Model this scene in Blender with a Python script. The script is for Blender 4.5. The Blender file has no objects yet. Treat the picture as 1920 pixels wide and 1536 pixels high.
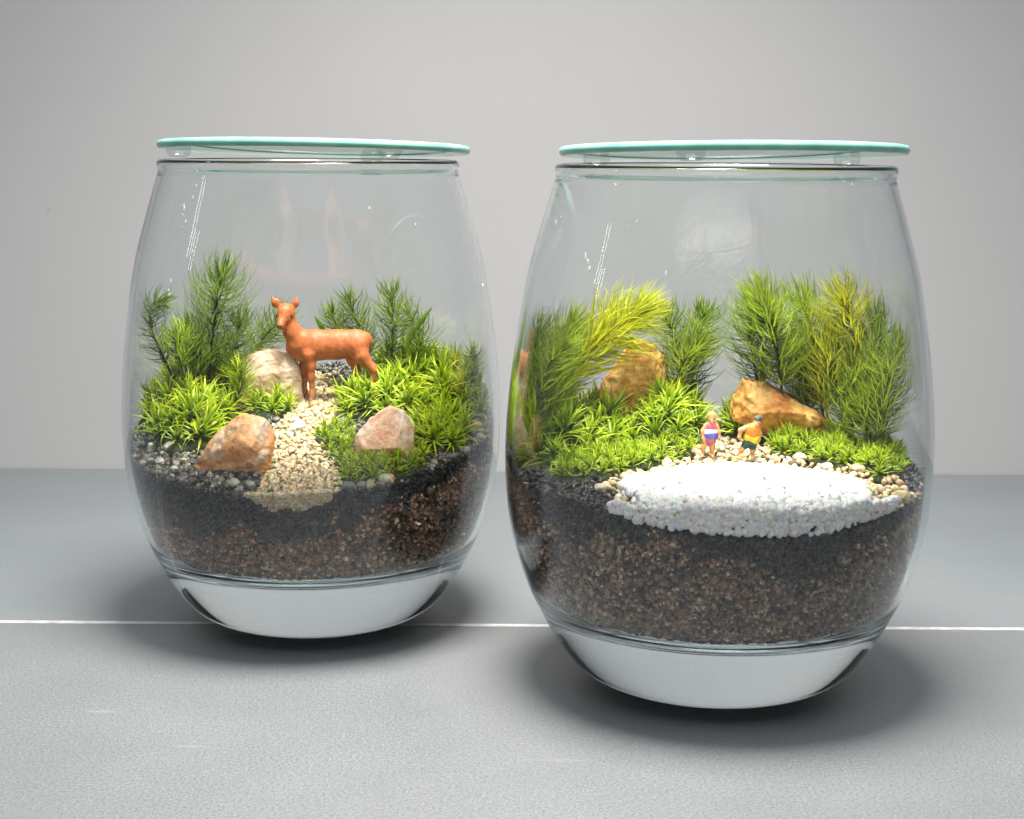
import bpy, bmesh, math
import numpy as np
from mathutils import Matrix, Vector, noise as mnoise

S = bpy.context.scene
COL = S.collection
MM = 0.001
rng = np.random.default_rng(11)

# ------------------------------------------------------------------ camera, world, lamps, exposure
F_PX, CAM_H, PITCH, ROLL = 2894.0, 123.4, math.radians(9.86), math.radians(0.35)
cd = bpy.data.cameras.new('camera')
cam = bpy.data.objects.new('camera', cd)
COL.objects.link(cam)
S.camera = cam
cd.sensor_fit = 'HORIZONTAL'
cd.sensor_width = 36
cd.lens = 36 * F_PX / 1920
cd.clip_start = 0.01
cd.clip_end = 50
CAM_M = (Matrix.Translation((0, 0, CAM_H)) @ Matrix.Rotation(math.pi / 2 - PITCH, 4, 'X') @ Matrix.Rotation(ROLL, 4, 'Z'))
cam.matrix_world = Matrix.Translation((0, 0, CAM_H * MM)) @ Matrix.Rotation(math.pi / 2 - PITCH, 4, 'X') @ Matrix.Rotation(ROLL, 4, 'Z')

world = bpy.data.worlds.new('World')
S.world = world
world.use_nodes = True
bgn = world.node_tree.nodes['Background']
bgn.inputs[0].default_value = (0.90, 0.94, 1.0, 1)
bgn.inputs[1].default_value = 0.19

def area(name, loc, aim, size, energy, color, spread=180, shape='DISK', size_y=None):
    d = bpy.data.lights.new(name, 'AREA')
    d.shape = shape
    d.size = size
    if size_y: d.size_y = size_y
    d.energy = energy
    d.color = color
    d.spread = math.radians(spread)
    o = bpy.data.objects.new(name, d)
    COL.objects.link(o)
    o.location = loc
    o.rotation_euler = (Vector(aim) - Vector(loc)).to_track_quat('-Z', 'Y').to_euler()
    return o
area('desk_lamp', (0.008, 0.305, 0.44), (0.000, 0.335, 0), 0.16, 2.3, (1, 0.95, 0.87), 100)
area('overhead_fill', (0.0, -0.15, 1.35), (0.0, 0.32, 0), 1.5, 20.0, (0.95, 0.97, 1.0), 170, 'RECTANGLE', 1.1)  # unseen soft fill, added to brighten wall, table and soil fronts

area('strip_lamp', (-0.78, 0.262, 0.36), (0.01, 0.33, 0.10), 0.007, 0.035, (1, 1, 1), 180, 'RECTANGLE', 0.13)
area('strip_lamp', (-0.78, 0.215, 0.31), (0.01, 0.33, 0.10), 0.006, 0.025, (1, 1, 1), 180, 'RECTANGLE', 0.11)

S.view_settings.view_transform = 'Standard'
S.view_settings.look = 'None'
S.view_settings.exposure = 0
S.view_settings.gamma = 1
cy = S.cycles
cy.max_bounces = 24
cy.transmission_bounces = 24
cy.transparent_max_bounces = 32
cy.glossy_bounces = 12
cy.diffuse_bounces = 4
cy.sample_clamp_indirect = 12
cy.use_denoising = True

# ------------------------------------------------------------------ pixel <-> place helpers (photo is 1920 x 1536)
def ray(px, py):
    d = CAM_M.to_3x3() @ Vector(((px - 960) / F_PX, -(py - 768) / F_PX, -1))
    return np.array(d)
def at(px, py, Y):
    d = ray(px, py)
    return np.array((0, 0, CAM_H)) + d * (Y / d[1])
def ground(px, py, z=0):
    d = ray(px, py)
    return np.array((0, 0, CAM_H)) + d * ((z - CAM_H) / d[2])

# ------------------------------------------------------------------ object helpers
def build(name, v, f, mats, parent=None, smooth=True, attrs=None, fast=False):
    me = bpy.data.meshes.new(name)
    v = np.asarray(v, float) * MM
    if fast:
        f = np.asarray(f, np.int32)
        k = f.shape[1]
        me.vertices.add(len(v)); me.vertices.foreach_set('co', v.astype(np.float32).ravel())
        me.loops.add(f.size); me.loops.foreach_set('vertex_index', f.ravel())
        me.polygons.add(len(f)); me.polygons.foreach_set('loop_start', np.arange(0, f.size, k, dtype=np.int32))
        me.update(calc_edges=True)
    else:
        me.from_pydata([tuple(x) for x in v], [], [tuple(int(i) for i in x) for x in f])
        me.update()
    for m in (mats if isinstance(mats, (list, tuple)) else [mats]):
        me.materials.append(m)
    if smooth:
        me.polygons.foreach_set('use_smooth', np.ones(len(me.polygons), bool))
    for an, (typ, data) in (attrs or {}).items():
        a = me.attributes.new(an, typ, 'POINT')
        data = np.asarray(data, np.float32)
        if typ == 'FLOAT_COLOR':
            if data.shape[1] == 3: data = np.c_[data, np.ones(len(data))].astype(np.float32)
            a.data.foreach_set('color', data.ravel())
        else:
            a.data.foreach_set('value', data.ravel())
    me.update()
    return link(name, me, parent)
def link(name, me, parent=None):
    o = bpy.data.objects.new(name, me)
    COL.objects.link(o)
    if parent is not None: o.parent = parent
    return o
def empty(name, loc=(0, 0, 0)):
    o = bpy.data.objects.new(name, None)
    COL.objects.link(o)
    o.empty_display_size = 0.005
    o.location = [c * MM for c in loc]
    return o
def tag(o, label=None, cat=None, group=None, kind=None):
    if label: o['label'] = label
    if cat: o['category'] = cat
    if group: o['group'] = group
    if kind: o['kind'] = kind
    return o

# ------------------------------------------------------------------ materials
def new_mat(name):
    m = bpy.data.materials.new(name)
    m.use_nodes = True
    nt = m.node_tree
    return m, nt, nt.nodes['Principled BSDF']
def N(nt, t, **kw):
    n = nt.nodes.new(t)
    for k, v in kw.items():
        if k in n.inputs: n.inputs[k].default_value = v
        else: setattr(n, k, v)
    return n
def ramp(nt, stops, src):
    r = nt.nodes.new('ShaderNodeValToRGB')
    e = r.color_ramp.elements
    while len(e) < len(stops): e.new(0.5)
    for k, (p, c) in enumerate(stops):
        e[k].position = p
        e[k].color = (*c, 1) if len(c) == 3 else c
    nt.links.new(src, r.inputs[0])
    return r.outputs[0]
def coords(nt, scale=1.0):
    t = nt.nodes.new('ShaderNodeTexCoord')
    return t.outputs['Object']
def noise(nt, vec, scale, detail=4, rough=0.55):
    n = N(nt, 'ShaderNodeTexNoise')
    n.inputs['Scale'].default_value = scale
    n.inputs['Detail'].default_value = detail
    n.inputs['Roughness'].default_value = rough
    nt.links.new(vec, n.inputs['Vector'])
    return n.outputs['Fac']
def bump(nt, b, height, strength, dist):
    n = N(nt, 'ShaderNodeBump')
    n.inputs['Strength'].default_value = strength
    n.inputs['Distance'].default_value = dist
    nt.links.new(height, n.inputs['Height'])
    nt.links.new(n.outputs[0], b.inputs['Normal'])
def mixc(nt, fac, a, b, mode='MIX'):
    n = N(nt, 'ShaderNodeMix', data_type='RGBA', blend_type=mode)
    for sock, val in ((n.inputs[0], fac), (n.inputs[6], a), (n.inputs[7], b)):
        if hasattr(val, 'links'): nt.links.new(val, sock)
        elif isinstance(val, tuple): sock.default_value = (*val, 1)
        else: sock.default_value = val
    return n.outputs[2]
def paint(name, color, rough=0.45, var=0.08, scale=900):
    m, nt, b = new_mat(name)
    nz = noise(nt, coords(nt), scale, 3)
    c0 = tuple(max(0, c * (1 - var * 2)) for c in color); c1 = tuple(min(1, c * (1 + var * 2)) for c in color)
    nt.links.new(ramp(nt, [(0.3, c0), (0.7, c1)], nz), b.inputs['Base Color'])
    b.inputs['Roughness'].default_value = rough
    bump(nt, b, nz, 0.25, 0.0001)
    return m
def attr_mat(name, rough=0.5, spec=0.5, var=0.35, nscale=1500, bumpd=0.0001, sss=0):
    m, nt, b = new_mat(name)
    a = N(nt, 'ShaderNodeAttribute', attribute_name='tint')
    nz = noise(nt, coords(nt), nscale, 3)
    v = ramp(nt, [(0.3, (1 - var,) * 3), (0.7, (1 + var * 0.4,) * 3)], nz)
    nt.links.new(mixc(nt, 1.0, a.outputs['Color'], v, 'MULTIPLY'), b.inputs['Base Color'])
    b.inputs['Roughness'].default_value = rough
    b.inputs['Specular IOR Level'].default_value = spec
    if sss:
        b.inputs['Subsurface Weight'].default_value = sss
        b.inputs['Subsurface Radius'].default_value = (1, 0.9, 0.8)
        b.inputs['Subsurface Scale'].default_value = 0.0008
    bump(nt, b, nz, 0.4, bumpd)
    return m

def glass_mat():
    m, nt, b = new_mat('clear_glass')
    nt.nodes.remove(b)
    g = N(nt, 'ShaderNodeBsdfGlass')
    g.inputs['IOR'].default_value = 1.43
    g.inputs['Roughness'].default_value = 0
    g.inputs['Color'].default_value = (0.975, 0.985, 0.985, 1)
    # faint unevenness of pressed glass
    nz = noise(nt, coords(nt), 28, 1, 0.4)
    bp = N(nt, 'ShaderNodeBump'); bp.inputs['Strength'].default_value = 0.12; bp.inputs['Distance'].default_value = 0.0006
    nt.links.new(nz, bp.inputs['Height']); nt.links.new(bp.outputs[0], g.inputs['Normal'])
    va = N(nt, 'ShaderNodeVolumeAbsorption'); va.inputs['Color'].default_value = (0.79, 0.855, 0.885, 1); va.inputs['Density'].default_value = 13
    nt.links.new(va.outputs[0], nt.nodes['Material Output'].inputs['Volume'])
    nt.links.new(g.outputs[0], nt.nodes['Material Output'].inputs[0])
    return m
def plate_mat(name='plate_glass', tint=(0.955, 0.98, 0.97)):
    """flat float glass: straight through, Schlick reflection on either side"""
    m, nt, b = new_mat(name)
    nt.nodes.remove(b)
    t = N(nt, 'ShaderNodeBsdfTransparent'); t.inputs[0].default_value = (*tint, 1)
    g = N(nt, 'ShaderNodeBsdfGlossy'); g.inputs['Roughness'].default_value = 0.015
    geo = N(nt, 'ShaderNodeNewGeometry')
    dot = N(nt, 'ShaderNodeVectorMath', operation='DOT_PRODUCT')
    nt.links.new(geo.outputs['Normal'], dot.inputs[0]); nt.links.new(geo.outputs['Incoming'], dot.inputs[1])
    ab = N(nt, 'ShaderNodeMath', operation='ABSOLUTE'); nt.links.new(dot.outputs['Value'], ab.inputs[0])
    om = N(nt, 'ShaderNodeMath', operation='SUBTRACT'); om.inputs[0].default_value = 1; nt.links.new(ab.outputs[0], om.inputs[1])
    pw = N(nt, 'ShaderNodeMath', operation='POWER'); nt.links.new(om.outputs[0], pw.inputs[0]); pw.inputs[1].default_value = 5
    ma = N(nt, 'ShaderNodeMath', operation='MULTIPLY_ADD'); nt.links.new(pw.outputs[0], ma.inputs[0]); ma.inputs[1].default_value = 0.9; ma.inputs[2].default_value = 0.04
    mx = N(nt, 'ShaderNodeMixShader')
    nt.links.new(ma.outputs[0], mx.inputs[0]); nt.links.new(t.outputs[0], mx.inputs[1]); nt.links.new(g.outputs[0], mx.inputs[2])
    nt.links.new(mx.outputs[0], nt.nodes['Material Output'].inputs[0])
    return m
def leaf_mat(name, dark, bright, tip, trans=0.35):
    m, nt, b = new_mat(name)
    a = N(nt, 'ShaderNodeAttribute', attribute_name='along')
    k = N(nt, 'ShaderNodeAttribute', attribute_name='shade')
    col = ramp(nt, [(0.0, dark), (0.45, bright), (1.0, tip)], a.outputs['Fac'])
    v = ramp(nt, [(0.0, (0.55, 0.62, 0.55)), (0.5, (1, 1, 1)), (1.0, (1.45, 1.2, 0.9))], k.outputs['Fac'])
    c = mixc(nt, 1.0, col, v, 'MULTIPLY')
    nt.links.new(c, b.inputs['Base Color'])
    b.inputs['Roughness'].default_value = 0.38
    b.inputs['Specular IOR Level'].default_value = 0.45
    tr = N(nt, 'ShaderNodeBsdfTranslucent'); nt.links.new(c, tr.inputs[0])
    mx = N(nt, 'ShaderNodeMixShader'); mx.inputs[0].default_value = trans
    nt.links.new(b.outputs[0], mx.inputs[1]); nt.links.new(tr.outputs[0], mx.inputs[2])
    nt.links.new(mx.outputs[0], nt.nodes['Material Output'].inputs[0])
    return m
def rock_mat(name, c_lo, c_mid, c_hi, vein, scale=160):
    m, nt, b = new_mat(name)
    co = coords(nt)
    n1 = noise(nt, co, scale, 6, 0.62)
    n2 = noise(nt, co, scale * 4.5, 5, 0.6)
    n3 = noise(nt, co, scale * 0.55, 3, 0.5)
    base = ramp(nt, [(0.32, c_lo), (0.5, c_mid), (0.66, c_hi)], n1)
    patch = ramp(nt, [(0.5, (0, 0, 0)), (0.62, (1, 1, 1))], n3)
    base = mixc(nt, patch, base, vein)
    speck = ramp(nt, [(0.36, (0.80, 0.72, 0.66)), (0.5, (1, 1, 1)), (0.68, (1.12, 1.11, 1.1))], n2)
    nt.links.new(mixc(nt, 1.0, base, speck, 'MULTIPLY'), b.inputs['Base Color'])
    b.inputs['Roughness'].default_value = 0.6
    b.inputs['Specular IOR Level'].default_value = 0.4
    bump(nt, b, n2, 0.7, 0.0005)
    return m

M = {}
M['glass'] = glass_mat()
M['plate'] = plate_mat()
m, nt, b = new_mat('painted_glint_white')
b.inputs['Base Color'].default_value = (0.95, 0.95, 0.95, 1)  # plain white colour stands in for light glinting on the droplets
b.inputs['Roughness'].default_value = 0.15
M['glint_white'] = m
M['pad'] = plate_mat('clear_silicone', (0.9, 0.92, 0.92))
m, nt, b = new_mat('teal_glass_edge')
ez = noise(nt, coords(nt), 120, 3)
nt.links.new(ramp(nt, [(0.3, (0.14, 0.40, 0.32)), (0.7, (0.26, 0.54, 0.45))], ez), b.inputs['Base Color'])
b.inputs['Roughness'].default_value = 0.22
M['edge'] = m
M['soil'] = attr_mat('soil_granules', 0.34, 0.6, 0.5, 1400)
M['soil_core'] = paint('soil_core', (0.035, 0.025, 0.02), 0.9)
M['grain'] = attr_mat('sand_grains', 0.42, 0.5, 0.22, 900, 0.0001, 0.3)
M['white_grain'] = attr_mat('white_sand_grains', 0.35, 0.5, 0.08, 900, 0.0001, 0.08)
M['white_grain'].node_tree.nodes['Principled BSDF'].inputs['Subsurface Scale'].default_value = 0.0006
M['pebble'] = attr_mat('pebble_stone', 0.45, 0.5, 0.4, 700, 0.0002)
M['leaf'] = leaf_mat('moss_leaf', (0.07, 0.11, 0.008), (0.34, 0.50, 0.018), (0.58, 0.66, 0.05))
M['frond'] = leaf_mat('frond_leaf', (0.10, 0.15, 0.02), (0.19, 0.30, 0.033), (0.28, 0.36, 0.07), 0.5)
M['frond_yellow'] = leaf_mat('frond_leaf_yellow', (0.52, 0.42, 0.02), (0.56, 0.62, 0.02), (0.60, 0.62, 0.06), 0.5)
M['frond_gold'] = leaf_mat('frond_leaf_golden', (0.42, 0.36, 0.02), (0.42, 0.47, 0.02), (0.50, 0.48, 0.06), 0.5)
M['frond_lime'] = leaf_mat('frond_leaf_lime', (0.26, 0.28, 0.02), (0.31, 0.43, 0.03), (0.38, 0.45, 0.07), 0.5)
M['stem'] = paint('dark_stem', (0.055, 0.05, 0.025), 0.7)
M['stem_lime'] = paint('yellow_stem', (0.34, 0.26, 0.04), 0.6)
M['twig'] = paint('dry_twig', (0.42, 0.30, 0.17), 0.8, 0.2, 1500)
M['rock_orange'] = rock_mat('orange_quartz', (0.74, 0.27, 0.08), (0.86, 0.45, 0.20), (0.90, 0.62, 0.38), (0.93, 0.80, 0.64))
M['rock_pale'] = rock_mat('pale_quartz', (0.52, 0.33, 0.22), (0.62, 0.42, 0.29), (0.68, 0.50, 0.37), (0.72, 0.58, 0.46), 120)
M['rock_pink'] = rock_mat('pink_quartz', (0.70, 0.36, 0.21), (0.80, 0.50, 0.33), (0.85, 0.60, 0.43), (0.88, 0.74, 0.58), 140)
M['rock_tan'] = rock_mat('tan_sandstone', (0.50, 0.17, 0.04), (0.74, 0.36, 0.09), (0.84, 0.52, 0.18), (0.78, 0.47, 0.17), 130)

# wall
m, nt, b = new_mat('painted_wall')
co = coords(nt)
n1 = noise(nt, co, 6, 4)
n2 = noise(nt, co, 700, 3)
nt.links.new(ramp(nt, [(0.3, (0.355, 0.355, 0.362)), (0.7, (0.382, 0.381, 0.386))], n1), b.inputs['Base Color'])
b.inputs['Roughness'].default_value = 0.75
bump(nt, b, n2, 0.08, 0.0002)
def spot(nt, co, base, at_m, rad, colr):
    mp = N(nt, 'ShaderNodeVectorMath', operation='DISTANCE'); nt.links.new(co, mp.inputs[0]); mp.inputs[1].default_value = at_m
    mr = N(nt, 'ShaderNodeMapRange'); nt.links.new(mp.outputs['Value'], mr.inputs[0]); mr.inputs[1].default_value = rad * 0.4; mr.inputs[2].default_value = rad * 1.3; mr.inputs[3].default_value = 0.6; mr.inputs[4].default_value = 0
    return mixc(nt, mr.outputs[0], base, colr)
wall_col = b.inputs['Base Color'].links[0].from_socket
for wx, wz, wr_ in ((60, 345, 0.0007), (92, 395, 0.0011)):
    P_ = at(wx, wz, ground(wx, 878)[1]) * MM
    wall_col = spot(nt, co, wall_col, tuple(P_), wr_, (0.3, 0.27, 0.25))
nt.links.new(wall_col, b.inputs['Base Color'])
M['wall'] = m
def table_mat(name, c0, c1, rough, spec, grain, bstr):
    m, nt, b = new_mat(name)
    co = coords(nt)
    n1 = noise(nt, co, 18, 4)
    n2 = noise(nt, co, grain, 2, 0.7)
    n3 = noise(nt, co, grain * 2.3, 2, 0.6)
    base = ramp(nt, [(0.3, c0), (0.7, c1)], n1)
    sp = ramp(nt, [(0.30, (0.72, 0.72, 0.72)), (0.5, (1, 1, 1)), (0.72, (1.22, 1.22, 1.22))], n2)
    base = mixc(nt, 1.0, base, sp, 'MULTIPLY')
    # brushed streaks of wear running along the slab
    mp = N(nt, 'ShaderNodeMapping'); nt.links.new(co, mp.inputs[0]); mp.inputs['Scale'].default_value = (0.12, 1, 1); mp.inputs['Rotation'].default_value = (0, 0, 0.12)
    st = noise(nt, mp.outputs[0], 420, 2, 0.4)
    sm = ramp(nt, [(0.70, (0, 0, 0)), (0.85, (0.12, 0.12, 0.12))], st)
    base = mixc(nt, sm, base, (0.62, 0.63, 0.63))
    # chips and dust
    vo = N(nt, 'ShaderNodeTexVoronoi'); vo.inputs['Scale'].default_value = 38; nt.links.new(co, vo.inputs['Vector'])
    dm = ramp(nt, [(0.035, (1, 1, 1)), (0.05, (0, 0, 0))], vo.outputs['Distance'])
    vc = N(nt, 'ShaderNodeSeparateColor'); nt.links.new(vo.outputs['Color'], vc.inputs[0])
    pick = ramp(nt, [(0.80, (0, 0, 0)), (0.81, (1, 1, 1))], vc.outputs[0])
    base = mixc(nt, mixc(nt, 1.0, dm, pick, 'MULTIPLY'), base, (0.75, 0.75, 0.74))
    nt.links.new(base, b.inputs['Base Color'])
    rr = N(nt, 'ShaderNodeMapRange'); nt.links.new(n2, rr.inputs[0]); rr.inputs[3].default_value = rough - 0.08; rr.inputs[4].default_value = rough + 0.1
    nt.links.new(rr.outputs[0], b.inputs['Roughness'])
    b.inputs['Specular IOR Level'].default_value = spec
    bump(nt, b, n3, bstr, 0.0004)
    return m
M['table_front'] = table_mat('granular_grey_slab', (0.116, 0.124, 0.131), (0.140, 0.149, 0.157), 0.42, 0.6, 1500, 0.35)
M['table_back'] = table_mat('smooth_grey_slab', (0.135, 0.149, 0.158), (0.150, 0.165, 0.174), 0.45, 0.5, 2400, 0.15)
m, nt, b = new_mat('bare_metal_edge')
nt.links.new(ramp(nt, [(0.3, (0.28, 0.28, 0.29)), (0.7, (0.46, 0.46, 0.47))], noise(nt, coords(nt), 300, 3)), b.inputs['Base Color'])
b.inputs['Roughness'].default_value = 0.4
M['seam'] = m

# ------------------------------------------------------------------ setting: wall, two table slabs and the pale joint
def slab(name, pts, z0, z1, mat, parent=None):
    n = len(pts)
    v = [(x, y, z1) for x, y in pts] + [(x, y, z0) for x, y in pts]
    f = [tuple(range(n))] + [(i, i + n, (i + 1) % n + n, (i + 1) % n) for i in range(n)] + [tuple(range(2 * n - 1, n - 1, -1))]
    return build(name, v, f, mat, parent, smooth=False)
wl, wr = ground(0, 878), ground(1920, 891)
sl, sr = ground(0, 1166), ground(1920, 1180)
def line_y(a, b, x): return a[1] + (b[1] - a[1]) * (x - a[0]) / (b[0] - a[0])
X0, X1 = -700, 700
SW = 1.1
tag(slab('wall', [(X0, line_y(wl, wr, X0)), (X1, line_y(wl, wr, X1)), (X1, line_y(wl, wr, X1) + 30), (X0, line_y(wl, wr, X0) + 30)], -20, 900, M['wall']), 'plain matte grey wall behind the table', kind='structure')
tag(slab('table_slab', [(X0, -250), (X1, -250), (X1, line_y(sl, sr, X1) - SW), (X0, line_y(sl, sr, X0) - SW)], -18, 0, M['table_front']), 'grainy grey table slab under the jars', kind='structure')
tag(slab('table_slab', [(X0, line_y(sl, sr, X0) + SW), (X1, line_y(sl, sr, X1) + SW), (X1, line_y(wl, wr, X1) - 0.5), (X0, line_y(wl, wr, X0) - 0.5)], -18, 0, M['table_back']), 'smooth bluish grey table slab running to the wall', kind='structure')
tag(slab('table_joint', [(X0, line_y(sl, sr, X0) - SW), (X1, line_y(sl, sr, X1) - SW), (X1, line_y(sl, sr, X1) + SW), (X0, line_y(sl, sr, X0) + SW)], -18, 0.08, M['seam']), 'pale metal joint strip between the two table slabs', kind='structure')

# ------------------------------------------------------------------ jars
def herm(zs, rs, n):
    zs = np.array(zs, float); rs = np.array(rs, float)
    T = np.linspace(0, len(zs) - 1, n)
    def c(v):
        m = np.gradient(v); i = np.clip(T.astype(int), 0, len(v) - 2); u = T - i
        return (2*u**3-3*u**2+1)*v[i]+(u**3-2*u*u+u)*m[i]+(-2*u**3+3*u*u)*v[i+1]+(u**3-u*u)*m[i+1]
    return c(rs), c(zs)
ZK = [0, 0.5, 1.7, 4, 8, 15, 25, 38, 52, 66, 80, 94, 106, 115.5]
RK = [17.5, 20.6, 24.4, 29.9, 34.1, 38.6, 43.3, 46.9, 48.0, 47.4, 45.7, 43.3, 40.0, 37.1]
RO, ZO = herm(ZK, RK, 110)
TH = 1.5
def r_in(z): return np.interp(z, ZO, RO) - TH
FLOOR = [(40.7, 22.3), (39.4, 20.7), (37.2, 19.5), (33, 18.7), (26, 18.2), (15, 18.0), (0.01, 17.9)]
def floor_z(r): return np.interp(r, [p[0] for p in FLOOR[::-1]], [p[1] for p in FLOOR[::-1]])
def lathe(prof, n=144):
    v = []; f = []
    for r, z in prof:
        a = np.arange(n) * 2 * math.pi / n
        v.append(np.c_[r * np.cos(a), r * np.sin(a), np.full(n, z)])
    v = np.concatenate(v)
    k = np.arange(n); k1 = (k + 1) % n
    for i in range(len(prof) - 1):
        f.append(np.c_[i * n + k, i * n + k1, (i + 1) * n + k1, (i + 1) * n + k])
    return v, np.concatenate(f)
zi = np.linspace(114.5, 24.0, 70)
JAR_PROF = ([(0.01, 0.0)] + list(zip(RO, ZO)) +
            [(37.2, 116.3), (37.45, 117.2), (37.3, 118.0), (36.7, 118.5), (36.0, 118.3), (35.5, 117.5), (35.45, 116)] +
            list(zip(np.interp(zi, ZO, RO) - TH, zi)) + FLOOR)
JL = np.array((-51.0, 390.7)); JR = np.array((46.5, 344.7))

def make_jar(j, label):
    v, f = lathe(JAR_PROF)
    o = build('glass_jar', v, f, M['glass'], fast=True)
    o.location = (j[0] * MM, j[1] * MM, 0.00012)
    return tag(o, label, 'glass jar', 'egg shaped glass terrarium jars')
make_jar(JL, 'egg shaped clear glass jar holding the deer scene, farther from the camera')
make_jar(JR, 'egg shaped clear glass jar holding the white sand scene with two tiny bathers')

def make_lid(j, R, lift, tiltx, tilty, pads, label):
    root = empty('glass_cover', (j[0], j[1], 118.7 + lift))
    root.rotation_euler = (math.radians(tiltx), math.radians(tilty), 0)
    v, f = lathe([(0.01, 0), (R - 0.9, 0.0)], 128)
    build('underside', v, f, M['plate'], root, smooth=False, fast=True)
    v, f = lathe([(R - 0.9, 2.0), (0.01, 2.0)], 128)
    build('top_face', v, f, M['plate'], root, smooth=False, fast=True)
    a = np.linspace(-math.pi / 2, math.pi / 2, 9)
    v, f = lathe([(R - 0.9 + 0.9 * math.cos(t), 1.0 + 1.0 * math.sin(t)) for t in a], 160)
    build('polished_edge', v, f, M['edge'], root, fast=True)
    for ang in pads:
        a = math.radians(ang)
        pv, pf = lathe([(0.01, -2.0), (2.0, -1.9), (2.8, -1.2), (3.1, 0.0 - 0.02)], 24)
        p = build('bumper_pad', pv, pf, M['pad'], root, fast=True)
        p.location = (math.cos(a) * 33.4 * MM, math.sin(a) * 33.4 * MM, 0)
    return tag(root, label, 'jar lid', 'round glass lids')
make_lid(JL + np.array((1.5, 0)), 38.7, 1.75, -2.3, 0.6, (-52, 70, 190), 'round glass lid with teal edge on the jar with the deer')
make_lid(JR + np.array((1.6, 0)), 38.1, 1.75, -2.3, -0.3, (-112, 30, 150), 'round glass lid with teal edge on the jar with the bathers')

# ------------------------------------------------------------------ ground inside the jars
def vnoise(p, s):
    return np.array([mnoise.noise(Vector(q) * s) for q in p])
def inside(poly, x, y):
    x = np.atleast_1d(x); y = np.atleast_1d(y)
    c = np.zeros(len(x), bool)
    px, py = poly[:, 0], poly[:, 1]
    j = len(poly) - 1
    for i in range(len(poly)):
        t = (py[i] > y) != (py[j] > y)
        xx = (px[j] - px[i]) * (y - py[i]) / (py[j] - py[i] + 1e-12) + px[i]
        c ^= t & (x < xx)
        j = i
    return c
def poly_dist(poly, x, y):
    """signed distance, negative inside"""
    x = np.atleast_1d(np.asarray(x, float)); y = np.atleast_1d(np.asarray(y, float))
    d = np.full(len(x), 1e9)
    for i in range(len(poly)):
        a = poly[i - 1]; b = poly[i]
        ab = b - a
        t = np.clip(((x - a[0]) * ab[0] + (y - a[1]) * ab[1]) / (ab @ ab + 1e-9), 0, 1)
        d = np.minimum(d, np.hypot(x - a[0] - t * ab[0], y - a[1] - t * ab[1]))
    return np.where(inside(poly, x, y), -d, d)
def top_L(x, y):  # general level of the ground in jar coordinates
    return 51.6 + 0.19 * y + 0.035 * x + 0.8 * np.sin(x * 0.13 + 1) * np.cos(y * 0.11)
def top_R(x, y):
    return 52.6 + 0.05 * y - 0.0007 * x * x + 0.5 * np.sin(x * 0.15 + 2) * np.cos(y * 0.12)
def on_top(px, py, j, top, lift=0):
    """where the view through a photo pixel meets the ground inside a jar; jar coordinates"""
    d = ray(px, py); o = np.array((0, 0, CAM_H))
    ts = np.linspace((j[1] - 52) / d[1], (j[1] + 52) / d[1], 400)
    P = o + ts[:, None] * d
    g = P[:, 2] - top(P[:, 0] - j[0], P[:, 1] - j[1]) - lift
    k = np.argmax(g < 0) if (g < 0).any() else len(ts) - 1
    return np.array((P[k, 0] - j[0], P[k, 1] - j[1]))
def polyline(pts, j, top):
    q = []
    for p in pts:
        if len(p) == 3: q.append(p[:2])        # already in jar coordinates
        else: q.append(on_top(p[0], p[1], j, top))
    return np.array(q)
PATH_L = polyline([(492, 905), (500, 880), (512, 850), (508, 812), (530, 785), (545, 760), (535, 735), (470, 740), (440, 715), (455, 680), (560, 690), (620, 705), (640, 750), (622, 790), (600, 815), (622, 850), (638, 890), (642, 915),
                   (4.0, -46.5, 0), (-3.0, -46.5, 0), (-8.0, -45.9, 0)], JL, top_L)
POOL_R = polyline([(1160, 925), (1180, 905), (1225, 897), (1290, 884), (1360, 880), (1450, 885), (1540, 897), (1600, 910), (1620, 925),
                   (27, -39, 0), (16, -44.5, 0), (4, -47.2, 0), (-8, -46.6, 0), (-17, -43.5, 0)], JR, top_R)
CREAM_R = polyline([(1120, 915), (1150, 890), (1220, 868), (1290, 848), (1300, 800), (1330, 775), (1400, 772), (1450, 790), (1455, 830), (1520, 858), (1600, 872), (1690, 900), (1712, 925),
                    (37, -29.5, 0), (26, -39.6, 0), (4, -47.2, 0), (-10, -46.2, 0), (-22, -41, 0)], JR, top_R)
def mask(poly, x, y, w):
    d = poly_dist(poly, x, y)
    return np.clip(0.5 - d / w, 0, 1)
def soil_L(x, y):
    q = (np.arctan2(y, x) + 1.55) / 0.20
    return top_L(x, y) - np.maximum(3.4 * mask(PATH_L, x, y, 3), 2.9 * np.clip(1 - q ** 4, 0, 1) ** 0.7 * np.clip((np.hypot(x, y) - 34) / 10, 0, 1))
def soil_R(x, y):
    q = (np.arctan2(y, x) + 1.48) / 0.80
    rim = 4.4 * np.clip(1 - q * q, 0, 1) ** 0.8 * np.clip((np.hypot(x, y) - 30) / 14, 0, 1)
    return top_R(x, y) - np.maximum(rim, 4.0 * mask(POOL_R, x, y, 4)) - 1.2 * mask(CREAM_R, x, y, 2)

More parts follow.
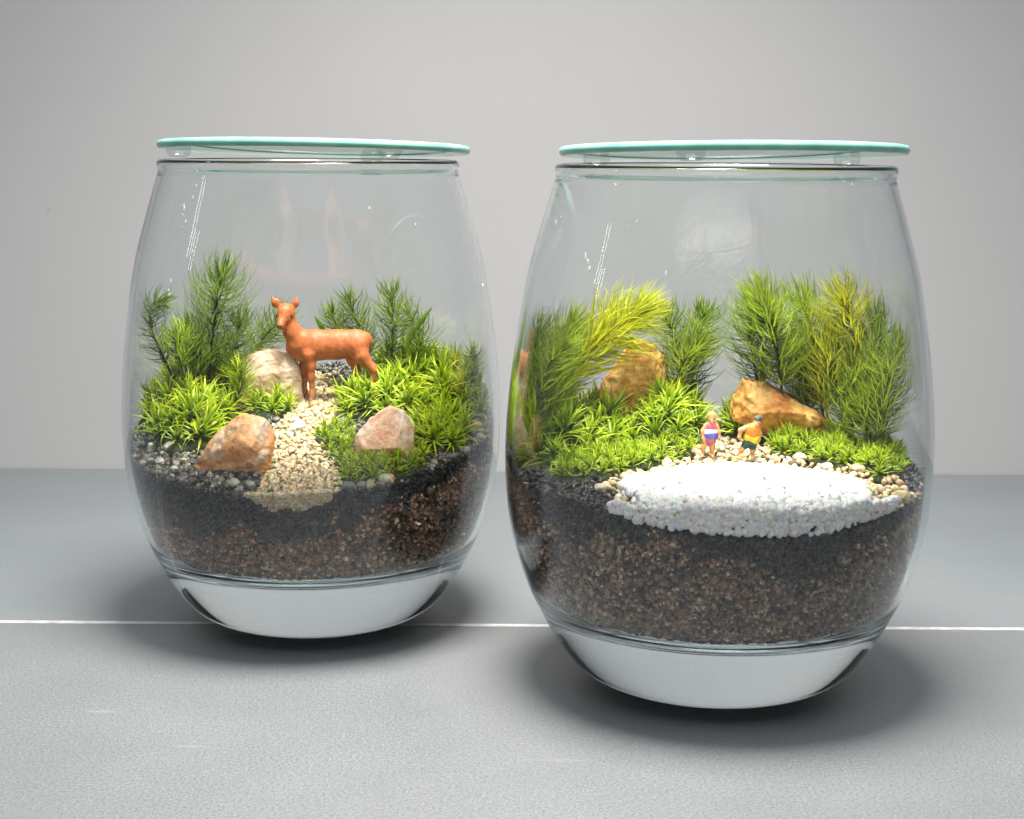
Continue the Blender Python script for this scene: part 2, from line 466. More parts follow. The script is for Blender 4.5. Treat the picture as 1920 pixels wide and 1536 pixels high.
def shape_ico(sub, k=6, rough=0.18, seed=0):
    r = np.random.default_rng(seed)
    out = []
    for i in range(k):
        bm = bmesh.new()
        bmesh.ops.create_icosphere(bm, subdivisions=sub, radius=1)
        v = np.array([q.co[:] for q in bm.verts]); f = np.array([[q.index for q in p.verts] for p in bm.faces])
        bm.free()
        # cut by random planes for facets
        for _ in range(7):
            n = r.normal(size=3); n /= np.linalg.norm(n); h = r.uniform(0.62, 0.92)
            d = v @ n; v = v - np.clip(d - h, 0, None)[:, None] * n
        v *= 1 + rough * 0.5 * r.normal(size=(len(v), 1)) * (0.5 if sub > 1 else 1)
        v *= r.uniform(0.75, 1.15, 3)
        out.append((v, f))
    return out
GR0 = shape_ico(1, 8, 0.2, 3)
GR1 = shape_ico(2, 8, 0.06, 4)
def rand_rot(n):
    q = rng.normal(size=(n, 4)); q /= np.linalg.norm(q, axis=1)[:, None]
    w, x, y, z = q.T
    return np.stack([np.stack([1-2*(y*y+z*z), 2*(x*y-z*w), 2*(x*z+y*w)], -1),
                     np.stack([2*(x*y+z*w), 1-2*(x*x+z*z), 2*(y*z-x*w)], -1),
                     np.stack([2*(x*z-y*w), 2*(y*z+x*w), 1-2*(x*x+y*y)], -1)], 1)
def scatter(name, pos, size, tint, shapes, mat, smooth=True, origin=None):
    pos = np.asarray(pos); n = len(pos)
    size = np.broadcast_to(np.asarray(size, float), (n,))
    R = rand_rot(n); which = rng.integers(0, len(shapes), n)
    V = []; Fc = []; T = []; off = 0
    for s, (bv, bf) in enumerate(shapes):
        idx = np.where(which == s)[0]
        if not len(idx): continue
        vv = np.einsum('nij,vj->nvi', R[idx], bv) * size[idx][:, None, None] + pos[idx][:, None, :]
        ff = bf[None] + (np.arange(len(idx)) * len(bv))[:, None, None] + off
        V.append(vv.reshape(-1, 3)); Fc.append(ff.reshape(-1, 3)); T.append(np.repeat(tint[idx], len(bv), 0)); off += len(idx) * len(bv)
    return build(name, np.concatenate(V), np.concatenate(Fc), mat, smooth=smooth, fast=True, attrs={'tint': ('FLOAT_COLOR', np.concatenate(T))})
def pick(palette, n, w=None, jitter=0.18):
    pal = np.array(palette, float)
    c = pal[rng.choice(len(pal), n, p=w)]
    return np.clip(c * (1 + jitter * rng.normal(size=(n, 1))) * (1 + 0.05 * rng.normal(size=(n, 3))), 0.004, 0.95)

def make_soil(j, soil, dark_depth, pal_dark, pal_brown, label, seed, pal_top, top_size):
    root = empty('potting_soil', (j[0], j[1], 0.12))
    # solid core: heightfield top and a side that follows the glass
    nt_, nr_ = 96, 26
    th = np.arange(nt_) * 2 * math.pi / nt_
    v = []; gap = 1.1
    edge_r = np.full(nt_, 46.0)
    for _ in range(4):
        ez_ = soil(edge_r * np.cos(th), edge_r * np.sin(th)); edge_r = r_in(ez_) - gap
    for i in range(nr_):
        rr = edge_r * (i + 0.02) / (nr_ - 1 + 0.02)
        x = rr * np.cos(th); y = rr * np.sin(th)
        v.append(np.c_[x, y, soil(x, y) - 0.6])
    ztop = v[-1][:, 2]
    for t in np.linspace(0, 1, 22)[1:]:
        z = ztop * (1 - t) + 23.6 * t
        rr = r_in(z) - gap
        v.append(np.c_[rr * np.cos(th), rr * np.sin(th), z])
    for r, z in [(38.6, 21.6), (36, 20.2), (26, 18.9), (12, 18.5), (0.01, 18.4)]:
        v.append(np.c_[r * np.cos(th), r * np.sin(th), np.full(nt_, z)])
    rows = len(v); v = np.concatenate(v)
    k = np.arange(nt_); k1 = (k + 1) % nt_
    f = np.concatenate([np.c_[i * nt_ + k, i * nt_ + k1, (i + 1) * nt_ + k1, (i + 1) * nt_ + k] for i in range(rows - 1)])
    core = build('soil_core', v, f, M['soil_core'], root, fast=True)
    core['kind'] = 'stuff'
    # granules packed against the glass
    n = 19000
    a = rng.uniform(0, 2 * math.pi, n); u = rng.uniform(0, 1, n)
    ed = 46.5; zt = soil(ed * np.cos(a), ed * np.sin(a))
    z = 21.8 + (zt - 21.8) * u ** 0.9
    size = rng.uniform(0.30, 0.70, n) * np.where(rng.uniform(size=n) < 0.12, 1.6, 1)
    rr = np.where(z > 24.5, r_in(np.maximum(z, 24.5)), np.interp(z, [21.8, 24.5], [39.4, 41.3])) - size * 1.0 - rng.uniform(0, 0.7, n) ** 2
    pos = np.c_[rr * np.cos(a), rr * np.sin(a), z]
    depth = zt - z
    dd = dark_depth(a) + 5.5 * vnoise(np.c_[np.cos(a) * 4, np.sin(a) * 4, z * 0.16] + seed, 1.0) + rng.normal(size=n) * 0.9
    tint = np.where((depth < dd)[:, None], pick(pal_dark, n, jitter=0.3), pick(pal_brown, n, jitter=0.45))
    # rows on the floor of the jar
    m_ = 2500
    r2 = 37.5 * np.sqrt(rng.uniform(0, 1, m_)); a2 = rng.uniform(0, 2 * math.pi, m_)
    pos2 = np.c_[r2 * np.cos(a2), r2 * np.sin(a2), floor_z(r2) + 0.95]
    # top dressing
    m3 = 6500
    r3 = 46.5 * np.sqrt(rng.uniform(0, 1, m3)); a3 = rng.uniform(0, 2 * math.pi, m3)
    x3 = r3 * np.cos(a3); y3 = r3 * np.sin(a3); z3 = soil(x3, y3)
    keep = np.hypot(x3, y3) < r_in(z3) - 0.8
    pos3 = np.c_[x3, y3, z3 - 0.2][keep]
    P = np.concatenate([pos, pos2, pos3])
    sz = np.concatenate([size, rng.uniform(0.4, 0.75, m_), rng.uniform(*top_size, len(pos3))])
    T = np.concatenate([tint, pick(pal_brown, m_, jitter=0.3), pick(pal_top, len(pos3), jitter=0.3)])
    g = scatter('granules', P, sz, T, GR0, M['soil'], smooth=False)
    g.parent = root; g['kind'] = 'stuff'
    return tag(root, label, 'soil', kind='stuff')
DARK = [(0.014, 0.015, 0.020), (0.022, 0.022, 0.028), (0.008, 0.008, 0.011), (0.075, 0.070, 0.072), (0.035, 0.024, 0.020)]
BROWN = [(0.36, 0.16, 0.085), (0.46, 0.25, 0.14), (0.14, 0.075, 0.05), (0.68, 0.48, 0.31), (0.34, 0.125, 0.07), (0.20, 0.16, 0.13), (0.09, 0.055, 0.04)]
BROWN2 = [(0.34, 0.18, 0.105), (0.46, 0.29, 0.17), (0.15, 0.10, 0.075), (0.62, 0.46, 0.33), (0.32, 0.15, 0.085), (0.11, 0.08, 0.065), (0.08, 0.055, 0.045)]
# angle -pi/2 faces the camera
make_soil(JL, soil_L, lambda a: 8.5 - 6.5 * np.cos(a + 0.15) , DARK, BROWN, 'layered brown and slate soil filling the jar with the deer', 3,
          [(0.05, 0.05, 0.048), (0.10, 0.095, 0.08), (0.18, 0.16, 0.12), (0.03, 0.03, 0.032), (0.30, 0.28, 0.22), (0.14, 0.09, 0.06)], (0.5, 1.15))
make_soil(JR, soil_R, lambda a: 1.0 + 7.5 * np.exp(-((a - 4.95) / 0.38) ** 2) + 6.0 * np.exp(-((a - 3.92) / 0.26) ** 2), DARK, BROWN2, 'brown granular soil with a black band in the jar with the bathers', 9, DARK, (0.45, 0.9))

# loose grains: sample a plan polygon and stack up to the surface
def fill_poly(poly, j, top, bottom, n, size, layers, inset=0.8):
    lo, hi = poly.min(0), poly.max(0)
    P = []
    while sum(len(p) for p in P) < n:
        q = rng.uniform(lo, hi, (n * 2, 2))
        q = q[inside(poly, q[:, 0], q[:, 1])]
        P.append(q)
    q = np.concatenate(P)[:n]
    s = rng.uniform(size[0], size[1], n)
    zt = top(q[:, 0], q[:, 1]); zb = bottom(q[:, 0], q[:, 1])
    z = zt - rng.integers(0, layers, n) * size[1] * 1.1 - rng.uniform(0, 0.5, n)
    z = np.maximum(z, zb - 0.2)
    lim = r_in(z) - s - 0.15
    r = np.hypot(q[:, 0], q[:, 1]); k = np.minimum(1, lim / r)
    return np.c_[q * k[:, None], z], s
def wall_rows(a0, a1, zt, zb, n, size):
    a = rng.uniform(a0, a1, n); u = rng.uniform(0, 1, n)
    s = rng.uniform(*size, n)
    ed = 46.3
    t = zt(ed * np.cos(a), ed * np.sin(a)); b_ = zb(ed * np.cos(a), ed * np.sin(a))
    z = b_ + (t - b_) * u
    r = r_in(z) - s * 0.98 - 0.1
    return np.c_[r * np.cos(a), r * np.sin(a), z], s
CREAM = [(0.60, 0.46, 0.27), (0.68, 0.55, 0.36), (0.52, 0.38, 0.22), (0.76, 0.66, 0.48), (0.46, 0.36, 0.24), (0.66, 0.47, 0.20)]
p1, s1 = fill_poly(PATH_L, JL, lambda x, y: top_L(x, y) + 0.3, soil_L, 5600, (0.30, 0.72), 3)
def path_depth(x, y):
    q = (np.arctan2(y, x) + 1.55) / 0.20
    return 3.3 * np.clip(1 - q ** 4, 0, 1) ** 0.7 * (1 + 0.15 * np.sin(q * 9))
p2, s2 = wall_rows(-1.79, -1.36, lambda x, y: top_L(x, y) + 0.3, lambda x, y: top_L(x, y) + 0.2 - path_depth(x, y), 640, (0.38, 0.85))
o = scatter('gravel_path', np.concatenate([p1, p2]) + np.array((JL[0], JL[1], 0.1)), np.concatenate([s1, s2]), pick(CREAM, len(p1) + len(p2), jitter=0.12), GR1, M['grain'])
tag(o, 'cream quartz gravel path winding down past the orange rock', 'gravel', kind='stuff')
# cream gravel round the pool and under the bathers
p1, s1 = fill_poly(CREAM_R, JR, lambda x, y: top_R(x, y) + 0.1, soil_R, 3000, (0.4, 1.0), 2)
dpool = poly_dist(POOL_R, p1[:, 0], p1[:, 1])
p1, s1 = p1[dpool > -1.2], s1[dpool > -1.2]
o = scatter('cream_gravel', p1 + np.array((JR[0], JR[1], 0.1)), s1, pick(CREAM, len(p1), jitter=0.1), GR1, M['grain'])
tag(o, 'cream gravel edging the white sand and under the bathers', 'gravel', kind='stuff')
WHITE = [(0.92, 0.89, 0.88), (0.94, 0.92, 0.91), (0.89, 0.86, 0.86), (0.93, 0.89, 0.86)]
pool_top = lambda x, y: top_R(x, y) + 0.6 + 1.2 * mask(POOL_R, x, y, 14)
p1, s1 = fill_poly(POOL_R, JR, pool_top, soil_R, 3000, (0.5, 1.15), 2)
def sand_depth(x, y):
    q = (np.arctan2(y, x) + 1.48) / 0.80
    return 4.8 * np.clip(1 - q * q, 0, 1) ** 0.8
p2, s2 = wall_rows(-2.18, -0.76, lambda x, y: top_R(x, y) + 0.8, lambda x, y: top_R(x, y) + 0.6 - sand_depth(x, y), 700, (0.5, 1.15))
o = scatter('white_sand', np.concatenate([p1, p2]) + np.array((JR[0], JR[1], 0.1)), np.concatenate([s1, s2]), pick(WHITE, len(p1) + len(p2), jitter=0.07), GR1, M['white_grain'])
tag(o, 'bright white coarse sand heaped in front of the two bathers', 'sand', kind='stuff')

# ------------------------------------------------------------------ pebbles one can pick out
def pebble_mesh(seed, flat=0.7):
    r = np.random.default_rng(seed)
    bm = bmesh.new(); bmesh.ops.create_icosphere(bm, subdivisions=3, radius=1)
    v = np.array([q.co[:] for q in bm.verts]); f = np.array([[q.index for q in p.verts] for p in bm.faces]); bm.free()
    for _ in range(9):
        n = r.normal(size=3); n /= np.linalg.norm(n); h = r.uniform(0.68, 0.95)
        v = v - (np.clip(v @ n - h, 0, None) * 0.85)[:, None] * n
    v = v * np.array((1, r.uniform(0.7, 0.95), flat))
    v *= 1 + 0.06 * vnoise(v * 2 + seed, 1.0)[:, None]
    return v, f
def pebble(px, py, j, top, r, col, seed, label, group, wall=None):
    x, y = on_top(px, py, j, top, r * 0.4)
    z = float(top(np.array([x]), np.array([y]))[0]) + r * 0.3
    lim = r_in(z) - r - 0.2
    k = min(1, lim / max(1e-6, math.hypot(x, y)))
    v, f = pebble_mesh(seed)
    a = seed * 1.7
    v = v * r
    v = np.c_[v[:, 0] * math.cos(a) - v[:, 1] * math.sin(a), v[:, 0] * math.sin(a) + v[:, 1] * math.cos(a), v[:, 2]]
    o = build('pebble', v, f, M['pebble'], fast=True, attrs={'tint': ('FLOAT_COLOR', np.tile(np.array(col), (len(v), 1)))})
    o.location = ((j[0] + x * k) * MM, (j[1] + y * k) * MM, (z + 0.1) * MM)
    tag(o, label, 'pebble', group)
GP = 'pebbles round the moss in the deer jar'
PEB_L = [
    (322, 838, 2.1, (0.62, 0.60, 0.52), 'large off white pebble by the glass below the feathery moss'),
    (285, 835, 1.1, (0.55, 0.54, 0.48), 'small pale pebble beside the large off white pebble'),
    (302, 864, 1.3, (0.52, 0.51, 0.44), 'pale pebble just below the large off white pebble'),
    (330, 878, 1.1, (0.60, 0.60, 0.55), 'lowest pale pebble of the heap by the glass'),
    (345, 862, 1.1, (0.46, 0.40, 0.28), 'tan pebble between the moss and the orange rock'),
    (745, 905, 2.0, (0.58, 0.42, 0.18), 'ochre yellow pebble on the glass below the pink rock'),
    (722, 897, 1.8, (0.55, 0.47, 0.36), 'beige round pebble touching the ochre pebble'),
    (708, 918, 2.1, (0.34, 0.31, 0.16), 'mossy olive pebble lowest of the row below the pink rock'),
    (769, 907, 1.0, (0.75, 0.74, 0.70), 'small white chip beside the ochre pebble'),
    (655, 915, 2.0, (0.13, 0.14, 0.13), 'dark grey pebble touching the end of the gravel path'),
    (680, 912, 1.5, (0.18, 0.19, 0.18), 'slate pebble between the dark pebble and the olive pebble'),
    (785, 908, 1.5, (0.20, 0.20, 0.21), 'grey pebble after the white chip along the glass'),
    (838, 888, 1.5, (0.50, 0.46, 0.40), 'cream pebble alone on the dark rim of soil'),
    (895, 780, 1.9, (0.36, 0.38, 0.26), 'flat greenish pebble high against the glass'),
    (893, 797, 1.6, (0.50, 0.34, 0.20), 'flat brown pebble under the greenish pebble'),
    (897, 818, 1.3, (0.50, 0.50, 0.34), 'yellowish chip standing on edge by the glass'),
    (880, 845, 1.6, (0.30, 0.29, 0.24), 'dull grey pebble below the yellowish chip'),
    (852, 858, 1.5, (0.12, 0.12, 0.12), 'black pebble at the moss edge above the cream pebble'),
    (440, 905, 1.7, (0.48, 0.50, 0.40), 'long pale green pebble under the orange rock'),
    (470, 908, 1.5, (0.26, 0.27, 0.24), 'grey pebble between orange rock and gravel path'),
    (416, 900, 1.2, (0.20, 0.17, 0.13), 'dark brown pebble under the orange rock'),
    (396, 893, 1.2, (0.17, 0.13, 0.10), 'brown pebble at the lowest corner of the orange rock'),
    (495, 865, 1.7, (0.52, 0.42, 0.33), 'taupe stone tucked between the orange rock and the path'),
    (590, 758, 1.6, (0.55, 0.28, 0.14), 'rusty pebble in the path below the front hooves'),
    (560, 800, 2.1, (0.86, 0.84, 0.78), 'white quartz lump in the middle of the gravel path'),
]
for k, (px, py, r, c, lab) in enumerate(PEB_L):
    pebble(px, py, JL, top_L, r, c, 20 + k, lab, GP)
PEB_R = [
    (1250, 868, 1.8, (0.80, 0.68, 0.48), 'cream stone at the fine moss edge'),
    (1500, 858, 1.7, (0.80, 0.66, 0.46), 'cream stone behind the sand nearest the walking bather'),
    (1550, 875, 1.6, (0.80, 0.70, 0.54), 'cream stone between the two moss tufts behind the sand'),
    (1608, 880, 1.9, (0.70, 0.46, 0.28), 'tan orange stone against the outer moss tuft'),
    (1420, 862, 1.4, (0.84, 0.76, 0.60), 'pale chip at the edge of the white sand below the walking bather'),
    (1400, 845, 1.5, (0.84, 0.74, 0.50), 'yellowish stone under the stride of the walking bather'),
    (1128, 915, 1.5, (0.80, 0.70, 0.54), 'cream stone ending the gravel on the black soil'),
    (1175, 895, 1.7, (0.82, 0.66, 0.40), 'honey stone at the tip of the sand heap'),
    (1690, 930, 1.8, (0.78, 0.62, 0.34), 'amber stone against the glass at the end of the sand'),
    (1345, 795, 1.5, (0.62, 0.36, 0.24), 'reddish stone behind the standing bather'),
    (1486, 870, 1.2, (0.16, 0.09, 0.07), 'dark brown chip on the cream gravel'),
    (1152, 925, 1.2, (0.03, 0.03, 0.035), 'black granule lying on the cream gravel'),
]
for k, (px, py, r, c, lab) in enumerate(PEB_R):
    pebble(px, py, JR, top_R, r, c, 60 + k, lab, 'stones round the white sand')

# ------------------------------------------------------------------ rocks
def rock(px_pts, Yn, j, top, depth, mat, label, seed, rough=0.6, name='rock', sink=2.0):
    """px_pts: outline seen from the front at distance Yn; a faceted hull grown to a real depth behind it"""
    r = np.random.default_rng(seed)
    o = np.array([at(x, y, Yn) for x, y in px_pts])
    c = o.mean(0)
    pts = []
    for p in o:
        q = c + (p - c)
        pts.append(q + np.array((0, r.uniform(-0.1, 0.25) * depth, 0)))
        pts.append(c + (p - c) * r.uniform(0.78, 0.95) + np.array((0, depth * r.uniform(0.75, 1.0), 0)))
        if r.uniform() < 0.5: pts.append(c + (p - c) * r.uniform(0.40, 0.72) + np.array((0, -depth * r.uniform(0.20, 0.36), 0)))
    bm = bmesh.new()
    for p in pts: bm.verts.new(p)
    for p in o:
        if p[2] < c[2]: bm.verts.new((p[0], p[1] + 1, p[2] - sink))
    res = bmesh.ops.convex_hull(bm, input=bm.verts)
    bmesh.ops.delete(bm, geom=[g for g in res['geom_interior'] if isinstance(g, bmesh.types.BMVert)], context='VERTS')
    bmesh.ops.triangulate(bm, faces=bm.faces[:])
    for _ in range(5):
        es = [e for e in bm.edges if e.calc_length() > 0.6]
        if not es: break
        bmesh.ops.subdivide_edges(bm, edges=es, cuts=1)
        bmesh.ops.triangulate(bm, faces=bm.faces[:])
    bm.normal_update()
    for v in bm.verts:
        p = v.co
        d = mnoise.fractal(p * 0.30 + Vector((seed, 0, 0)), 0.7, 2.2, 6) * rough * 0.8
        d -= max(0, 0.32 - abs(mnoise.noise(p * 0.16 + Vector((0, seed, 0))))) * rough * 0.9
        v.co = p + v.normal * d
    bm.normal_update()
    vs = np.array([v.co[:] for v in bm.verts])
    base = np.array((c[0], c[1], vs[:, 2].min()))
    f = np.array([[v.index for v in p.verts] for p in bm.faces])
    bm.free()
    ob = build(name, vs - base, f, mat, fast=True, smooth=False)
    ob.location = base * MM
    return tag(ob, label, 'rock')
def depth_of(px, py, j, top): return j[1] + on_top(px, py, j, top)[1]
rock([(368, 872), (385, 840), (408, 808), (450, 776), (498, 789), (512, 826), (508, 862), (478, 888), (425, 893)], depth_of(440, 885, JL, top_L), JL, top_L, 10, M['rock_orange'], 'orange and cream rough rock beside the start of the gravel path', 1)
rock([(664, 850), (668, 815), (690, 785), (726, 767), (758, 772), (776, 805), (770, 850), (735, 868), (695, 868)], depth_of(715, 862, JL, top_L), JL, top_L, 10, M['rock_pink'], 'smooth pink rock nested in green moss near the ochre pebble', 2, 0.4)
rock([(436, 760), (441, 700), (452, 668), (500, 659), (545, 664), (562, 692), (568, 740), (545, 775), (490, 785)], depth_of(500, 758, JL, top_L), JL, top_L, 12, M['rock_pale'], 'pale pinkish flat topped rock behind the small tuft', 3, 0.5)
rock([(1108, 800), (1118, 742), (1150, 690), (1188, 638), (1222, 645), (1248, 672), (1256, 720), (1250, 790), (1180, 815)], depth_of(1180, 812, JR, top_R), JR, top_R, 12, M['rock_tan'], 'tall orange tan rock under the arching yellow frond', 4, 0.7)
rock([(1374, 770), (1393, 710), (1436, 718), (1472, 742), (1522, 770), (1568, 795), (1545, 806), (1470, 812), (1410, 802)], depth_of(1470, 832, JR, top_R), JR, top_R, 11, M['rock_tan'], 'flat wedge of orange rock lying below the tall fronds', 5, 0.7)

# ------------------------------------------------------------------ moss
def blade_strip(p0, d0, d1, L, w, rings=6, fold=0.35, up=None, sway=0.0):
    """one leaf: starts along d0, bends to d1, tapered, folded along its rib"""
    t = np.linspace(0, 1, rings)
    D = d0[None] * (1 - t[:, None]) + d1[None] * t[:, None]
    if up is not None: D = D + up[None] * (t[:, None] ** 3) * sway
    D /= np.linalg.norm(D, axis=1)[:, None]
    C = p0 + np.concatenate([[np.zeros(3)], np.cumsum((D[1:] + D[:-1]) * 0.5 * L / (rings - 1), 0)])
    side = np.cross(d0, d1)
    if np.linalg.norm(side) < 1e-3: side = np.cross(d0, (0.3, 0.5, 0.8))
    side /= np.linalg.norm(side)
    nrm = np.cross(side, D)
    ww = w * np.sin(np.clip(0.25 + t * 0.75, 0, 1) * math.pi) ** 0.6 * (1 - t ** 3)
    ww[-1] = w * 0.03
    A = C + side * ww[:, None] * 0.5 + nrm * (ww * fold)[:, None]
    B = C - side * ww[:, None] * 0.5 + nrm * (ww * fold)[:, None]
    V = np.stack([A, C, B], 1).reshape(-1, 3)
    f = []
    for i in range(rings - 1):
        a = i * 3
        f += [(a, a + 1, a + 4, a + 3), (a + 1, a + 2, a + 5, a + 4)]
    return V, np.array(f), np.repeat(t, 3)
class Leaves:
    def __init__(s): s.v = []; s.f = []; s.t = []; s.k = []; s.n = 0
    def add(s, V, f, t, shade):
        s.v.append(V); s.f.append(f + s.n); s.t.append(t); s.k.append(np.full(len(V), shade)); s.n += len(V)
    def mesh(s, name, mat, parent=None, origin=(0, 0, 0)):
        return build(name, np.concatenate(s.v) - np.array(origin), np.concatenate(s.f), mat, parent, fast=True,
                     attrs={'along': ('FLOAT', np.concatenate(s.t)), 'shade': ('FLOAT', np.concatenate(s.k))})
def unit(v): return v / (np.linalg.norm(v) + 1e-12)
def bez(pts, n):
    """smooth curve through points"""
    pts = np.array(pts, float)
    T = np.linspace(0, len(pts) - 1, n); i = np.clip(T.astype(int), 0, len(pts) - 2); u = (T - i)[:, None]
    m = np.gradient(pts, axis=0)
    return (2*u**3-3*u**2+1)*pts[i]+(u**3-2*u*u+u)*m[i]+(-2*u**3+3*u*u)*pts[i+1]+(u**3-u*u)*m[i+1]
def tube(C, R, n=6):
    C = np.array(C); R = np.broadcast_to(R, (len(C),))
    V = []; ref = np.array((0.31, 0.8, 0.2))
    T = np.gradient(C, axis=0)
    for c, t, r in zip(C, T, R):
        t = unit(t); a = unit(np.cross(t, ref)); b_ = np.cross(t, a)
        an = np.arange(n) * 2 * math.pi / n
        V.append(c + r * (np.cos(an)[:, None] * a + np.sin(an)[:, None] * b_))
    V = np.concatenate(V); k = np.arange(n); k1 = (k + 1) % n
    f = [np.c_[i * n + k, i * n + k1, (i + 1) * n + k1, (i + 1) * n + k] for i in range(len(C) - 1)]
    return V, np.concatenate(f)
def clamp_in(P, j, gap=1.0):
    """keep leaf points on the inner side of the glass"""
    q = P.copy(); x = q[:, 0] - j[0]; y = q[:, 1] - j[1]
    r = np.hypot(x, y); lim = r_in(np.clip(q[:, 2], 25, 112)) - gap
    k = np.minimum(1, lim / np.maximum(r, 1e-6))
    q[:, 0] = j[0] + x * k; q[:, 1] = j[1] + y * k
    return q
LEAF_K = 1.8
def frond(path, Y, j, leaf, n, mat, stem_mat, label, group, seed, w=0.42, bare=0.12, e0=8, e1=66, droop=0.0, Ytip=None, side_bias=0, curl=0.28, inward=0.7):
    r = np.random.default_rng(seed)
    Yt = Ytip if Ytip is not None else Y
    pts = [at(px, py, Y + (Yt - Y) * k / (len(path) - 1)) for k, (px, py) in enumerate(path)]
    C = bez(pts, 60)
    C = clamp_in(C, j, 1.5)
    root = empty('moss_frond', C[0])
    Lt = np.gradient(C, axis=0)
    sv, sf = tube(C - C[0], np.linspace(0.42, 0.12, len(C)))
    build('stem', sv, sf, stem_mat, root, fast=True)
    lv = Leaves()
    ga = r.uniform(0, 6.28)
    n = int(n * 2.1)
    for i in range(n):
        s = bare + (1 - bare) * (i + r.uniform(0, 1)) / n
        x = s * 59; k = int(min(58, x)); p = C[k] + (C[k + 1] - C[k]) * (x - k)
        t = unit(Lt[k])
        a = unit(np.cross(t, (0.1, 1, 0.05))); b_ = np.cross(t, a)
        ga += 2.39996 + r.normal() * 0.35
        rad = math.cos(ga) * a + math.sin(ga) * b_
        # leaves are long in the middle and close up into a tuft at the tip
        prof = (0.62 + 0.55 * math.sin(math.pi * min(1, (s - bare) / (1 - bare) * 0.9 + 0.08))) * r.uniform(0.75, 1.15)
        tip = max(0, (s - 0.75) / 0.25)
        ea = math.radians(e0 + 40 * tip + r.normal() * 10); eb = math.radians(min(98, e1 + 16 * tip + r.normal() * 14))
        d0 = rad * math.cos(ea) + t * math.sin(ea)
        d1 = rad * math.cos(eb) + t * math.sin(eb) + np.array((0, 0, 0.2 - droop)) + r.normal(size=3) * curl
        V, f, tt = blade_strip(p, unit(d0), unit(d1), leaf * LEAF_K * prof, w * 0.80 * r.uniform(0.75, 1.25), 8, 0.3, up=-rad + r.normal(size=3) * 0.5, sway=inward * r.uniform(0.2, 1.6))
        V = clamp_in(V, j, 0.5)
        lv.add(V, f, tt, np.clip(0.5 + 0.22 * r.normal(), 0, 1))
    o = lv.mesh('leaves', mat, root, C[0]); o['kind'] = 'stuff'
    return tag(root, label, 'moss frond', group)
GL = 'feathery moss fronds in the deer jar'; GRr = 'feathery moss fronds in the bathers jar'
yl = JL[1]; yr = JR[1]
FL = [
    ([(392, 720), (398, 640), (405, 570), (415, 520)], 8, 8.0, 170, 'frond', 'tallest dark feathery frond with a curled tip behind the mossy mound'),
    ([(370, 715), (368, 660), (352, 610)], 4, 5.6, 90, 'frond', 'dark frond leaning out of the foot of the tallest frond'),
    ([(325, 710), (300, 660), (280, 610), (282, 575), (302, 566)], 0, 4.4, 95, 'frond', 'thin arching frond nearest the glass beside the tall dark frond'),
    ([(345, 700), (332, 655), (328, 625)], -2, 4.4, 75, 'leaf', 'short bushy lime frond between the thin arching frond and the tallest one'),
    ([(420, 720), (436, 660), (452, 600)], 9, 5.6, 90, 'frond', 'dark frond on the deer side of the tallest frond'),
    ([(462, 690), (490, 640), (530, 592)], 24, 5.6, 100, 'frond', 'slanting frond partly hidden by the head of the deer'),
    ([(690, 690), (678, 630), (655, 565)], 24, 5.4, 110, 'frond', 'pale green frond rising just behind the rump of the deer'),
    ([(735, 680), (738, 610), (735, 552)], 22, 5.4, 100, 'frond', 'dark frond with curled tips beside the broad pointed leaf'),
    ([(640, 660), (632, 620), (622, 585)], 26, 4.4, 70, 'frond', 'low frond showing above the back of the deer'),
    ([(770, 690), (790, 640), (765, 585)], 16, 4.6, 80, 'frond', 'frond behind the broad pointed leaf'),
    ([(880, 735), (890, 690), (886, 660)], 6, 3.6, 60, 'leaf', 'small frond at the outer end of the bright moss bank'),
    ([(440, 760), (452, 715), (442, 690)], 2, 3.6, 60, 'leaf', 'small curly frond leaning on the pale flat topped rock'),
]
for k, (pp, dy, lf, n, mt, lab) in enumerate(FL):
    frond(pp, yl + dy, JL, lf, n, M[mt], M['stem'], lab, GL, 100 + k, Ytip=yl + dy + 2)
